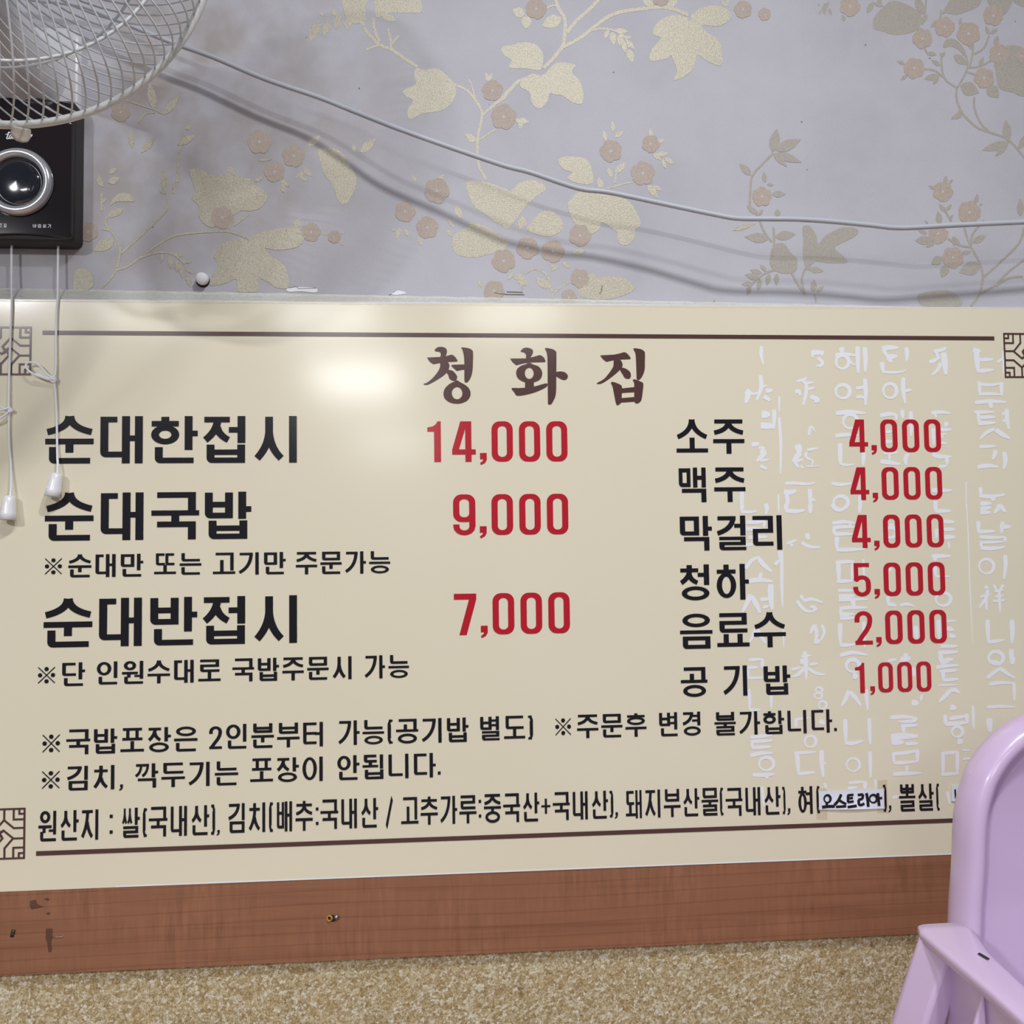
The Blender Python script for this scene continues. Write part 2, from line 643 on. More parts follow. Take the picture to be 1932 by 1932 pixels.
            H = min(self.H, h * 0.2)
            self.hb(x0, x1, y0, H)
            self.hb(x0, x1, y0 + (h - H) / 2, H)
            self.ell(x0, y0, x1, y1, V, H)
        elif c == 'ㅍ':
            self.hb(x0 + 0.02, x1 - 0.02, y0, H)
            self.hb(x0, x1, y1 - H, H)
            self.vb(x0 + w * 0.19, y0, y1, V * 0.9)
            self.vb(x1 - w * 0.19 - V * 0.9, y0, y1, V * 0.9)
        elif c == 'ㅎ':
            t = h * 0.15
            self.vb(cx - V / 2, y0, y0 + t + 0.01, V)
            self.hb(x0 + 0.01, x1 - 0.01, y0 + t, min(H, h * 0.2))
            self.ring(x0, y0 + t + min(H, h * 0.2) * 0.75, x1, y1, V, min(H, h * 0.2))

    def syll(self, ch):
        k = ord(ch) - 0xAC00
        c, v, j = CHO[k // 588], JUNG[k % 588 // 28], JONG[k % 28]
        V, H = self.V, self.H
        if v in 'ㅏㅐㅑㅓㅔㅕㅖㅣ':
            if j:
                inset = j in 'ㄴ'
                ye = 0.72 if inset else 0.575
                jy = 0.66 if inset else 0.61
                cy = 0.57 if c not in 'ㅇㅎ' else 0.60
                if not inset:
                    cy = min(cy, 0.56)
            else:
                ye, cy = 1.0, {'ㄷ': 0.88, 'ㄴ': 0.9, 'ㅂ': 0.9, 'ㅁ': 0.9, 'ㅌ': 0.9, 'ㄹ': 0.88}.get(c, 0.95)
            if v == 'ㅏ':
                cx1, sx = 0.61, 0.725
                self.vb(sx, 0, ye)
                self.hb(sx, 1.0, (0.31 if j else 0.44), H)
            elif v == 'ㅑ':
                cx1, sx = 0.61, 0.725
                self.vb(sx, 0, ye)
                self.hb(sx, 1.0, ye * 0.28, H)
                self.hb(sx, 1.0, ye * 0.52, H)
            elif v == 'ㅣ':
                cx1, sx = 0.655, 0.765
                self.vb(sx, 0, ye)
            elif v == 'ㅓ':
                cx1, sx = 0.62, 0.755
                self.vb(sx, 0, ye)
                self.hb(0.57 if c in 'ㅈㅊㅅㄱ' else 0.52, sx, (0.235 if j else 0.42), H)
            elif v == 'ㅕ':
                cx1, sx = 0.56, 0.755
                self.vb(sx, 0, ye)
                hh = H * (0.85 if j else 1)
                self.hb(0.50, sx, ye * 0.22, hh)
                self.hb(0.50, sx, ye * 0.56, hh)
            elif v in 'ㅐㅔㅖ':
                cx1 = 0.50 if not j else 0.46
                w2 = V * (1 if not j else 0.86)
                a, b2 = (0.50, 0.77)
                self.vb(a, 0 if v == 'ㅐ' else 0.02, ye, w2)
                self.vb(b2, 0, ye, w2)
                if v == 'ㅐ':
                    self.hb(a, b2 + 0.02, ye * 0.41, H)
                else:
                    self.hb(a - 0.15, a, ye * 0.42, H)
            x0 = {'ㅏ': 0.02, 'ㅐ': 0.05}.get(v, 0.02)
            if v == 'ㅐ' and c in 'ㄷㄴ' and not j:
                self.cons(c, 0.05, 0.01, 0.52, 0.87, 'R') if c == 'ㄴ' else (self.hb(0.05, 0.40, 0.012), self.ell(0.05, 0.012, 0.52, 0.87, V, H))
            elif v == 'ㅐ':
                self.cons(c, x0, 0.02, cx1 - 0.04, cy, 'R')
            else:
                self.cons(c, x0, 0.015, cx1, cy, 'R')
            if j:
                self.cons(j, 0.10 if j not in 'ㅇ' else 0.08, jy, 0.915, 1.0, 'J')
        elif v in 'ㅗㅛㅜㅠㅡ':
            if not j:
                if v == 'ㅜ':
                    cy, by = {'ㅅ': 0.47, 'ㅈ': 0.43, 'ㅊ': 0.47, 'ㅎ': 0.5, 'ㄹ': 0.5}.get(c, 0.45), 0.575
                    self.hb(0.0, 1.0, by)
                    self.vb(0.5 - V / 2, by, 1.0)
                elif v == 'ㅗ':
                    cy, by = {'ㄱ': 0.80, 'ㅅ': 0.56}.get(c, 0.55), 0.845
                    self.hb(0.0, 1.0, by)
                    self.vb((0.5 if c != 'ㄱ' else 0.40) - V / 2, 0.53 if c != 'ㄱ' else 0.33, by + 0.01)
                    if c == 'ㅍ':
                        cy = 0.5
                elif v == 'ㅛ':
                    cy, by = 0.56, 0.85
                    self.hb(0.0, 1.0, by)
                    self.vb(0.2, 0.60, by + 0.01)
                    self.vb(0.63, 0.60, by + 0.01)
                else:
                    cy, by = 0.5, 0.75
                    self.hb(0, 1, by)
                self.cons(c, 0.08 if c not in 'ㅅㅈㅊ' else 0.02, 0.0, 0.93 if c not in 'ㅅㅈㅊ' else 0.98, cy, 'H')
            else:
                inset = j == 'ㄴ' and v != 'ㅗ'
                cy, by, jy = (0.385, 0.475, 0.65) if inset or v == 'ㅡ' else (0.37, 0.425, 0.595)
                hh = H if inset else H * 0.92
                if c == 'ㄱ' and v == 'ㅜ':
                    cy, by, jy = 0.40, 0.385, 0.62
                if v == 'ㅗ':
                    by, cy = 0.425, 0.34 if c != 'ㄱ' else 0.44
                self.hb(0.0, 1.0, by, hh)
                if v == 'ㅜ':
                    self.vb(0.5 - V / 2, by, 0.77 if inset else jy + 0.01)
                elif v == 'ㅗ':
                    self.vb((0.5 if c != 'ㄱ' else 0.42) - V / 2, 0.32 if c != 'ㄱ' else 0.22, by + 0.01)
                if v == 'ㅡ' and j != 'ㄴ':
                    jy = 0.65
                self.cons(c, 0.08 if c not in 'ㅅㅈㅊ' else 0.02, 0.0, 0.93 if c not in 'ㅅㅈㅊ' else 0.98, cy, 'H')
                self.cons(j, 0.08, jy, 0.93 if j != 'ㅇ' else 0.94, 1.0, 'J')
        elif v == 'ㅝ':
            self.cons(c, 0.08, 0.0, 0.62, 0.40, 'H')
            self.hb(0.0, 0.70, 0.47, H)
            self.vb(0.30 - V / 2, 0.47, 0.72)
            self.vb(0.78, 0.0, 0.78)
            self.hb(0.55, 0.78, 0.61, H * 0.8)
            if j:
                self.cons(j, 0.10, 0.68, 0.93, 1.0, 'J')
        elif v == 'ㅚ':
            self.cons(c, 0.06, 0.0, 0.64, 0.32, 'H')
            self.vb(0.35 - V / 2, 0.30, 0.44)
            self.hb(0.0, 0.70, 0.42, H * 0.9)
            self.vb(0.77, 0.0, 0.575)
            if j:
                self.cons(j, 0.10, 0.61, 0.93, 1.0, 'J')
        elif v == 'ㅙ':
            self.cons(c, 0.04, 0.02, 0.50, 0.52, 'H')
            self.vb(0.27 - V / 2, 0.50, 0.84)
            self.hb(0.0, 0.58, 0.82, H)
            self.vb(0.58, 0.0, 1.0, V * 0.82)
            self.vb(0.82, 0.0, 1.0, V * 0.82)
            self.hb(0.58, 0.84, 0.42, H)

    def rrect(self, x0, y0, x1, y1, r, V, H, ri):
        """ring between two rounded rectangles"""
        def path(a0, b0, a1, b1, rr, n=7):
            o = []
            for (cx, cy, s) in ((a1 - rr, b1 - rr, 0), (a0 + rr, b1 - rr, 1), (a0 + rr, b0 + rr, 2), (a1 - rr, b0 + rr, 3)):
                for k in range(n):
                    t = PI / 2 * (s + k / (n - 1))
                    o.append((cx + rr * math.cos(t), cy + rr * math.sin(t)))
            return o
        A, B = path(x0, y0, x1, y1, r), path(x0 + V, y0 + H, x1 - V, y1 - H, ri)
        for k in range(len(A)):
            k2 = (k + 1) % len(A)
            self.out.append([A[k], A[k2], B[k2], B[k]])

    def digit(self, d):
        """unit height, returns the width"""
        V, H = 0.15, 0.115
        if d == '0':
            self.rrect(0, 0, 0.525, 1, 0.20, V, H, 0.105)
            return 0.525
        if d == '1':
            self.out.append([(0.165, 0.2), (0.165, 1), (0.33, 1), (0.33, 0), (0.25, 0), (0.21, 0.07), (0.13, 0.125), (0, 0.15), (0, 0.25), (0.165, 0.25)])
            return 0.33
        if d == '4':
            self.rect(0.325, 0, 0.475, 1)
            self.rect(0, 0.695, 0.58, 0.82)
            self.out.append([(0.205, 0), (0.34, 0), (0.34, 0.13), (0.165, 0.70), (0, 0.70)])
            return 0.58
        arc = lambda cx, cy, rx, ry, a0, a1, n=8: [(cx + rx * math.cos(math.radians(a0 + (a1 - a0) * k / n)), cy + ry * math.sin(math.radians(a0 + (a1 - a0) * k / n))) for k in range(n + 1)]
        if d == '9':
            self.rrect(0, 0, 0.54, 0.675, 0.20, V, H, 0.10)
            self.st([(0.465, 0.25)] + arc(0.27, 0.78, 0.195, 0.163, 0, 180) + [(0.075, 0.735)], 1, V, H)
            return 0.54
        if d == '7':
            self.out.append([(0, 0), (0.54, 0), (0.54, 0.14), (0.30, 1), (0.125, 1), (0.365, 0.14), (0, 0.14)])
            return 0.54
        if d == '2':
            self.st([(0.075, 0.33)] + arc(0.27, 0.23, 0.195, 0.172, 180, 360) + [(0.465, 0.30), (0.44, 0.42), (0.36, 0.57), (0.20, 0.78), (0.085, 0.95)], 1, V, H)
            self.rect(0.005, 0.885, 0.54, 1)
            return 0.54
        if d == '5':
            self.rect(0.03, 0, 0.50, 0.118)
            self.rect(0.03, 0, 0.165, 0.53)
            self.st([(0.09, 0.50)] + arc(0.27, 0.60, 0.195, 0.172, 215, 360) + arc(0.27, 0.77, 0.195, 0.173, 0, 180) + [(0.075, 0.71)], 1, V, H)
            return 0.54
        if d == ',':
            self.out.append([(0, 0.785), (0.165, 0.785), (0.165, 0.95), (0.12, 1.03), (0.02, 1.08), (0, 1.03), (0.06, 0.99), (0.08, 0.94), (0, 0.94)])
            return 0.165

    def mark(self, ch):
        """signs drawn in a unit box"""
        if ch == '※':
            for a, b in (((0.02, 0.02), (0.98, 0.98)), ((0.98, 0.02), (0.02, 0.98))):
                self.out += stroke_polys([a, b], lambda dx, dy, t: 0.055)
            for cx, cy in ((0.5, 0.13), (0.5, 0.87), (0.13, 0.5), (0.87, 0.5)):
                self.out.append([(cx + 0.125 * math.cos(2 * PI * k / 18), cy + 0.125 * math.sin(2 * PI * k / 18)) for k in range(18)])
        elif ch in '()':
            p = [(0.95, 0.035), (0.62, 0.05), (0.38, 0.11), (0.33, 0.2), (0.33, 0.8), (0.38, 0.89), (0.62, 0.95), (0.95, 0.965)]
            if ch == ')':
                p = [(1 - x, y) for x, y in p]
            self.out += stroke_polys(p, lambda dx, dy, t: math.hypot(0.62 * dy, 0.075 * dx))
        elif ch == ',':
            self.out.append([(0.25, 0), (1, 0), (1, 0.45), (0.8, 0.8), (0.1, 1), (0, 0.8), (0.4, 0.62), (0.5, 0.45), (0.25, 0.45)])
        elif ch == '.':
            self.rect(0, 0, 1, 1)
        elif ch == ':':
            self.rect(0, 0, 1, 0.18)
            self.rect(0, 0.82, 1, 1)
        elif ch == '/':
            self.out += stroke_polys([(0.9, 0), (0.1, 1)], lambda dx, dy, t: 0.09 if False else 0.26)
        elif ch == '+':
            self.rect(0, 0.43, 1, 0.57)
            self.rect(0.38, 0, 0.62, 1)


SD = 0.0122      # distance of the sign's printed face from the wall


def word(flat, text, xl, xr, ytl, ybl, ytr, ybr, gap=1.09, V=0.165, H=0.118, last=0.96, mi=0):
    """one word: ink from pixel xl to xr, top and bottom pixel rows at both ends"""
    X0 = W(xl, (ytl + ybl) / 2, SD).x
    X1 = W(xr, (ytr + ybr) / 2, SD).x
    Z0 = (W(xl, ytl, SD).z + W(xr, ytr, SD).z) / 2
    Z1 = (W(xl, ybl, SD).z + W(xr, ybr, SD).z) / 2
    n = len(text)
    U = (X1 - X0) / ((n - 1) * gap + last)
    for k, ch in enumerate(text):
        g = Glyph(V, H)
        g.syll(ch)
        ox = X0 + k * gap * U
        for pl in g.out:
            flat.poly([(ox + x * U, Z0 + y * (Z1 - Z0)) for x, y in pl], mi)


def sign_mark(flat, ch, xl, xr, yt, yb):
    a, b = W(xl, yt, SD), W(xr, yb, SD)
    g = Glyph()
    g.mark(ch)
    for pl in g.out:
        flat.poly([(a.x + x * (b.x - a.x), a.z + y * (b.z - a.z)) for x, y in pl])


def price(flat, text, xr, ytr, ybr, xl, ytl, ybl):
    """right aligned digits of one height"""
    X1 = W(xr, (ytr + ybr) / 2, SD).x
    X0 = W(xl, (ytl + ybl) / 2, SD).x
    Zt = (W(xr, ytr, SD).z + W(xl, ytl, SD).z) / 2
    Zb = (W(xr, ybr, SD).z + W(xl, ybl, SD).z) / 2
    items, x = [], 0.0
    for k, ch in enumerate(text):
        g = Glyph()
        wd = g.digit(ch)
        items.append((g, x))
        nxt = text[k + 1] if k + 1 < len(text) else ''
        x += wd + {'0': 0.155, ',': 0.125, '1': 0.275}.get(ch, 0.105)
        if nxt == ',' and ch == '1':
            x -= 0.275 - 0.19
        if not nxt:
            x = x - {'0': 0.155}.get(ch, 0.105)
    S = (X1 - X0) / x
    for g, ox in items:
        for pl in g.out:
            flat.poly([(X0 + (ox + px) * S, Zt + py * (Zb - Zt)) for px, py in pl])


# ================================================================== the setting
SIGN_T, SIGN_B = W(966, 572, SD).z, W(0, 1683, SD).z        # sign top and bottom
RAIL_T, RAIL_B = SIGN_B - 0.0004, W(0, 1841, 0.011).z
XL, XR = -1.6, 2.0                      # how far the wall is built

# ---- wallpaper pattern: crops of the photograph with their origin and scale
PAT = Flat()          # material slots: 0 ground, 1 gold, 2 peach, 3 flower eye, 4 torn paper, 5 torn edge
KA, KB, KC, KD, KE = (500, 0, 3.332), (950, 0, 3.332), (1400, 0, 3.22), (0, 0, 3.864), (150, 220, 4.83)


def P2(K, x, y, d=0.0):
    p = W(K[0] + x / K[2], K[1] + y / K[2], d)
    return (p.x, p.z)


def nums(s):
    return [tuple(float(q) for q in t.split(',')) for t in s.split()]


SEEN = []


def again(K, pts, kind, tol):
    """the crops overlap: a shape already drawn is skipped"""
    x = K[0] + sum(p[0] for p in pts) / len(pts) / K[2]
    y = K[1] + sum(p[1] for p in pts) / len(pts) / K[2]
    for a, b, k in SEEN:
        if k == kind and math.hypot(a - x, b - y) < tol:
            return True
    SEEN.append((x, y, kind))
    return False


def p_leaf(K, s, mi=1):
    if again(K, nums(s), 'leaf', 14):
        return
    pts = catmull([Vector((a, b, 0)) for a, b in nums(s)], 4, True)
    ELEM[0] += 1
    PAT.poly([P2(K, p.x, p.y) for p in pts], mi)


def p_lens(K, s, wd=0.42, mi=1):
    """small pointed leaves 'x0,y0,x1,y1' from base to tip"""
    for t in s.split():
        q = [float(a) for a in t.split(',')]
        x0, y0, x1, y1 = q[:4]
        k = q[4] if len(q) > 4 else wd
        dx, dy = x1 - x0, y1 - y0
        pts = []
        for sgn in (1, -1):
            row = []
            for i in range(9):
                u = i / 8
                h = k * 0.5 * math.sin(PI * u ** 0.85)
                row.append((x0 + dx * u - sgn * dy * h, y0 + dy * u + sgn * dx * h))
            pts += row if sgn == 1 else row[-2:0:-1]
        ELEM[0] += 1
        PAT.poly([P2(K, a, b) for a, b in pts], mi)


def p_stem(K, s, wd=15, mi=1):
    for t in s.split('/'):
        ELEM[0] += 1
        pts = catmull([Vector((a, b, 0)) for a, b in nums(t)], 5)
        for q in stroke_polys([(p.x, p.y) for p in pts], lambda dx, dy, u: wd):
            PAT.poly([P2(K, a, b) for a, b in q], mi)


def p_flower(K, s):
    for t in s.split():
        cx, cy, r = [float(a) for a in t.split(',')]
        if again(K, [(cx, cy)], 'flower', 13):
            continue
        ph = (cx * 0.37 + cy * 0.11) % 1.3
        n = 45
        pts = []
        for i in range(n):
            a = 2 * PI * i / n
            rr = r * (0.86 + 0.14 * abs(math.cos(2.5 * (a + ph))) ** 0.6 * 1.1 + 0.03 * math.sin(7 * a + cx))
            pts.append(P2(K, cx + rr * math.cos(a), cy + rr * math.sin(a)))
        ELEM[0] += 1
        PAT.poly(pts, 2)
        e = r * 0.13
        PAT.poly([P2(K, cx + e * math.cos(2 * PI * i / 8), cy + e * math.sin(2 * PI * i / 8)) for i in range(8)], 3)


# left of centre
p_leaf(KA, '495,-30 635,-30 632,60 630,130 560,150 510,110 488,40')
p_leaf(KA, '700,-30 840,-40 960,-20 985,75 890,80 780,82 705,110 690,40')
p_lens(KA, '470,90,440,190 400,120,370,230 340,130,280,265 420,60,475,120 300,150,360,165 530,100,510,190,0.5 730,95,830,130 380,100,340,80')
p_stem(KA, '610,130 640,200 720,280 800,315 880,370 960,420/680,110 690,190 720,265', 20)
p_stem(KA, '725,285 690,290 635,315/795,305 790,250 775,180/795,280 840,225', 15)
p_leaf(KA, '950,430 1010,440 1080,430 1150,480 1200,550 1190,620 1140,680 1070,705 1000,712 910,750 898,690 930,632 880,600 870,570 945,530 938,480')
p_stem(KA, '1190,530 1270,570 1330,640 1365,720 1340,850 1335,950 1345,1040 1390,1130/1370,720 1450,650 1530,570 1590,510 1650,490', 16)
p_stem(KA, '1345,880 1400,845 1450,810/1330,650 1300,540 1280,500', 9)
p_flower(KA, '1430,570,66 1500,735,80')
p_lens(KA, '1410,515,1385,455 1400,510,1430,460 1570,750,1650,775 1330,890,1255,840 1600,760,1605,815 1330,885,1265,880')
p_flower(KA, '180,980,72 60,1080,66 290,1460,60 435,1490,40')
p_leaf(KA, '335,940 430,932 500,980 540,1050 575,1120 560,1200 510,1282 460,1262 430,1170 370,1090 345,1010')
p_lens(KA, '270,920,350,850 560,960,555,905 600,960,695,870 190,1440,215,1370,0.6 470,1470,505,1455 470,1510,495,1545,0.6 240,1060,300,1110 220,1110,270,1140 250,1080,190,1120 90,1130,155,1160 110,1150,118,1215,0.5 240,1060,280,1065')
p_stem(KA, '130,1445 230,1440/350,1460 400,1480', 12)
# right of centre, below the cord
p_flower(KA, '1080,1200,80 880,1330,66 1020,1430,70 1500,1640,74 1440,1830,66')
p_leaf(KA, '1265,1150 1360,1140 1500,1180 1545,1200 1600,1150 1670,1130 1740,1150 1765,1190 1700,1240 1630,1310 1540,1430 1490,1422 1400,1360 1310,1290')
p_leaf(KA, '1180,1490 1250,1440 1300,1400 1400,1430 1480,1480 1535,1530 1490,1580 1400,1600 1300,1620 1195,1590')
p_lens(KA, '850,1430,825,1505 880,1440,905,1490 1140,1440,1175,1490 1200,1290,1235,1385 1620,1360,1600,1450 960,1490,990,1545 1070,1150,1125,1095 950,1140,925,1100 1580,1720,1655,1800 1370,1810,1335,1760 820,1450,790,1440 1150,1380,1190,1430')
# upper middle
p_flower(KB, '205,55,66')
p_lens(KB, '135,95,55,60,0.75 145,95,140,185,0.75 365,110,240,165,0.6 940,45,870,-20,0.5 1030,50,1100,-20,0.5 1385,45,1420,-5 1390,40,1370,0')
p_stem(KB, '325,-10 345,50 385,120 385,210 370,290 310,370 250,430/400,205 460,130 540,60 605,-10/375,295 480,240 570,170 650,110 740,75 880,55 1000,45 1090,65 1160,95', 22)
p_stem(KB, '560,190 620,180 690,190 760,230 790,300/340,40 310,35 270,50', 12)
p_lens(KB, '660,185,635,245 685,200,692,285,0.5 740,205,728,295 700,190,785,200 760,235,812,235 780,255,822,312 752,250,768,335 785,310,812,395,0.5')
p_flower(KB, '990,-10,52 1505,60,56 1640,90,40')
p_leaf(KB, '970,140 1060,95 1150,110 1172,132 1185,90 1260,45 1360,38 1430,85 1405,140 1340,165 1250,160 1290,212 1352,250 1372,330 1368,412 1290,390 1230,350 1212,362 1180,450 1072,508 1090,450 1055,352 1025,370 922,382 932,310 990,240 938,215')
p_leaf(KB, '-10,295 70,280 100,268 190,275 245,330 247,400 225,442 150,432 38,426 50,380 0,345')
p_leaf(KB, '105,545 120,500 180,465 250,470 310,410 360,393 450,408 430,455 480,510 502,590 490,652 430,642 370,600 330,597 290,588 275,640 230,682 180,652 160,580')
p_stem(KB, '-60,660 0,620 50,560 110,500', 14)
p_flower(KB, '675,950,70 925,905,56 875,1090,76')
p_lens(KB, '690,830,685,762 645,885,628,820 700,865,756,822 930,870,922,805 950,900,1012,880 700,1090,772,1018 680,1115,655,1050 612,1185,600,1115,0.6 990,1005,935,960 1000,1000,1020,1062 1010,990,1072,1030 905,1160,970,1245 940,1165,995,1200 960,975,1040,965 90,745,120,805 100,745,162,772')
p_stem(KB, '650,1185 740,1160 830,1140/700,1150 710,1080', 10)
p_leaf(KB, '345,1000 420,985 520,1000 555,1060 560,1150 470,1152 400,1120 430,1085 370,1060')
p_leaf(KB, '405,1300 430,1240 490,1205 620,1205 780,1260 840,1340 862,1410 825,1450 820,1500 770,1545 720,1520 710,1460 620,1400 600,1440 540,1472 450,1410')
p_flower(KB, '480,1480,70 150,1560,70 310,1580,72 10,1640,60 480,1750,60 410,1870,50')
p_leaf(KB, '152,1450 180,1390 240,1330 310,1330 372,1390 362,1450 280,1487')
p_lens(KB, '430,1590,520,1580 110,1360,140,1425,0.6 205,1750,300,1815,0.5 100,1740,130,1800 300,1700,350,1670 330,1690,290,1660 60,1720,20,1760 370,1640,420,1690')
p_stem(KB, '130,1720 200,1690 270,1730 300,1810 310,1880/310,1850 380,1790 440,1760/40,1720 90,1760 120,1820', 12)
p_leaf(KB, '470,1820 540,1720 600,1742 730,1740 800,1780 828,1815 750,1860 630,1882 500,1870')
# second strip of paper, right
p_lens(KC, '500,90,500,20 478,60,470,90 525,50,545,95 490,60,530,10 620,130,612,90,0.6 760,80,800,5 800,20,862,40 820,-20,850,30 1100,90,1052,-30,0.4 1085,140,1130,90 1150,170,1180,120 470,40,460,20')
p_flower(KC, '655,40,62 1525,95,62 1230,165,62 1375,205,72 1095,235,62 1045,415,64 1470,475,62 1560,330,60 1700,340,40')
p_leaf(KC, '800,110 850,50 905,8 985,20 1080,80 1086,150 1035,196 930,212 850,190 798,170')
p_leaf(KC, '1215,85 1250,20 1290,-30 1450,-30 1432,40 1360,72 1300,90 1240,80')
p_leaf(KC, '1500,-30 1640,-30 1620,60 1572,90 1500,30')
p_leaf(KC, '1640,-30 1760,-30 1720,40 1660,20')
p_stem(KC, '1120,-20 1110,80 1095,150/1210,330 1215,430 1240,490 1300,530/1100,420 1170,430 1220,470/1310,530 1360,440 1370,380 1345,300/1385,400 1400,330 1402,270/1410,330 1470,290 1500,215/1370,410 1440,405 1530,360/1370,440 1430,460/1100,280 1130,330 1165,335/1210,60 1200,140', 12)
p_stem(KC, '1305,530 1303,600 1340,690 1420,770 1490,800 1580,830 1640,870 1720,965/1410,590 1412,660 1450,750 1500,800/1680,905 1690,860', 13)
p_leaf(KC, '1220,290 1240,240 1300,243 1350,300 1352,345 1310,300 1262,283')
p_lens(KC, '1285,335,1367,395,0.5 1325,520,1440,565,0.7 1490,520,1560,595,0.75 1500,210,1478,158 1505,205,1556,175 1540,280,1552,215,0.5 1215,350,1232,308 1180,335,1130,315 1205,400,1148,365 1200,460,1105,480 1195,465,1158,516 990,390,940,372 1005,455,962,488 1440,400,1468,345 1345,690,1268,722 1312,690,1330,660 1615,860,1602,725,0.4 1625,865,1455,915,0.3 1615,870,1538,952,0.35 1685,905,1725,815,0.4 1215,340,1200,320 1395,300,1370,265 1320,150,1330,105 1560,420,1530,400')
p_leaf(KC, '1590,290 1660,278 1720,320 1725,570 1640,562 1560,532 1540,430 1532,375')
p_stem(KC, '190,930 120,1000 62,1070 50,1160 52,1260 95,1310 130,1400 180,1470/190,1380 195,1460 192,1520', 13)
p_lens(KC, '185,925,212,782,0.45 205,915,357,848,0.4 200,930,362,988,0.3 190,935,275,1015,0.3 55,1065,-15,995,0.45 140,1110,130,1042 150,1120,192,1125 180,1180,266,1180,0.45 98,1310,65,1265 85,1300,28,1248 100,1310,130,1270 212,1315,218,1270,0.8 200,1440,325,1422,0.45 165,1450,15,1440,0.4 -60,1400,80,1360,0.2')
p_flower(KC, '120,1195,60 1220,1165,62 1380,1290,70 1190,1420,62 1280,1565,66')
p_leaf(KC, '185,1500 250,1478 300,1540 332,1570 330,1640 280,1662 210,1650 168,1600')
p_leaf(KC, '368,1380 412,1375 450,1430 462,1480 510,1430 600,1385 682,1385 706,1410 680,1440 600,1480 562,1510 620,1560 637,1595 540,1600 440,1592 400,1645 370,1560 372,1460')
p_stem(KC, '385,1630 362,1700 382,1790/300,1655 340,1730 382,1790/300,1650 200,1640 110,1680 30,1760/440,1790 450,1840', 13)
p_lens(KC, '432,1775,438,1695,0.5 452,1775,497,1738 405,1635,496,1648,0.4 150,1650,108,1608 120,1660,48,1640 110,1690,15,1670 60,1720,-5,1730 165,1660,150,1735 110,1690,98,1765 212,1660,208,1735 50,1740,30,1795 220,1640,260,1600')
p_lens(KC, '1230,1110,1242,1068,0.6 1250,1118,1282,1090 1170,1150,1132,1128 1420,1235,1430,1178,0.5 1440,1250,1462,1236 1240,1290,1195,1240 1240,1280,1275,1240 1200,1365,1190,1282,0.5 1262,1335,1282,1300 1400,1475,1482,1430,0.45 1150,1460,1050,1462,0.55 1172,1470,1115,1502 1125,1420,1068,1400 1290,1495,1280,1432 1215,1565,1148,1605,0.7 1245,1610,1212,1685,0.7 1450,1610,1318,1655,0.6 1390,1530,1328,1540 1690,1315,1690,1205,0.4 1130,1360,1110,1340 1320,1490,1290,1440')
p_stem(KC, '1235,1285 1270,1345/1340,1340 1360,1420 1390,1500 1440,1590 1462,1680 1440,1790 1390,1860/1390,1502 1320,1490 1250,1450/1392,1490 1402,1420 1470,1340/1440,1790 1540,1730 1620,1650 1725,1570/1460,1690 1560,1600 1680,1480 1712,1385/1540,1740 1620,1690 1705,1680', 13)
p_leaf(KC, '1065,1800 1140,1770 1240,1763 1312,1800 1328,1860 1110,1862')
# beside the fan
p_lens(KE, '480,290,470,110,0.3 560,330,700,180,0.3 890,260,1060,170,0.35 960,110,1030,90,0.6 220,640,150,560 270,520,340,470,0.5 260,600,370,560,0.6 190,620,180,530 200,790,250,740 190,740,215,690 780,690,760,480,0.28 790,700,730,680 850,660,870,590')
p_leaf(KE, '280,810 310,740 370,700 450,705 502,770 440,775 350,775 300,800')
p_leaf(KE, '260,920 290,860 350,838 400,840 370,890 320,915')
p_leaf(KE, '130,1210 190,1130 250,1105 312,1130 295,1185 240,1220 170,1228')
p_leaf(KE, '-40,1420 40,1380 110,1420 128,1490 110,1560 -40,1600')
p_leaf(KE, '1000,490 1120,490 1210,540 1330,520 1380,430 1430,540 1560,570 1650,660 1705,690 1700,770 1650,830 1570,860 1470,860 1400,900 1300,880 1240,1000 1170,1000 1090,920 1090,820 1020,740 1060,680')
p_flower(KE, '1300,920,105 1770,460,95 1760,560,85 1640,230,110 1890,350,60 80,1050,90')
p_stem(KE, '200,700 205,860/255,900 240,980 300,1060 350,1140 370,1230 340,1380 280,1480 200,1560/380,1245 500,1140 640,1010 760,890 805,820 795,690/320,1400 430,1370 560,1280 680,1190 830,1100 980,1065 1180,1050 1330,1045 1440,1070 1560,1120/1400,930 1350,1040/1410,990 1540,890/860,700 890,550 910,300/550,1290 700,1240 850,1250 960,1340/210,1020 290,1040', 20)
p_lens(KE, '760,1250,745,1330 830,1260,830,1390,0.35 890,1310,890,1420 920,1330,940,1480,0.3 950,1320,1020,1330 960,1370,1045,1435,0.35 970,1430,1020,1560,0.35 860,1250,940,1270 1600,590,1680,550 1840,640,1870,700 1860,600,1915,640 1620,400,1760,390,0.15')
p_leaf(KE, '1225,1290 1260,1190 1360,1130 1480,1110 1600,1160 1690,1200 1750,1280 1800,1300 1870,1360 1905,1480 1895,1560 1800,1560 1700,1500 1640,1480 1620,1590 1560,1600 1440,1595 1430,1480 1330,1520 1190,1540 1210,1440 1270,1360')
p_leaf(KE, '1540,1120 1640,1060 1760,1030 1940,1010 2050,1080 2000,1180 1850,1215 1720,1205 1620,1170')
p_lens(KD, '1125,800,1088,600,0.32 1190,840,1310,700,0.3')
p_stem(KD, '920,730 1050,775 1130,800 1185,830/1130,820 1060,830 1010,900/1300,1330 1298,1150 1330,1050', 12)
p_flower(KD, '880,820,70')
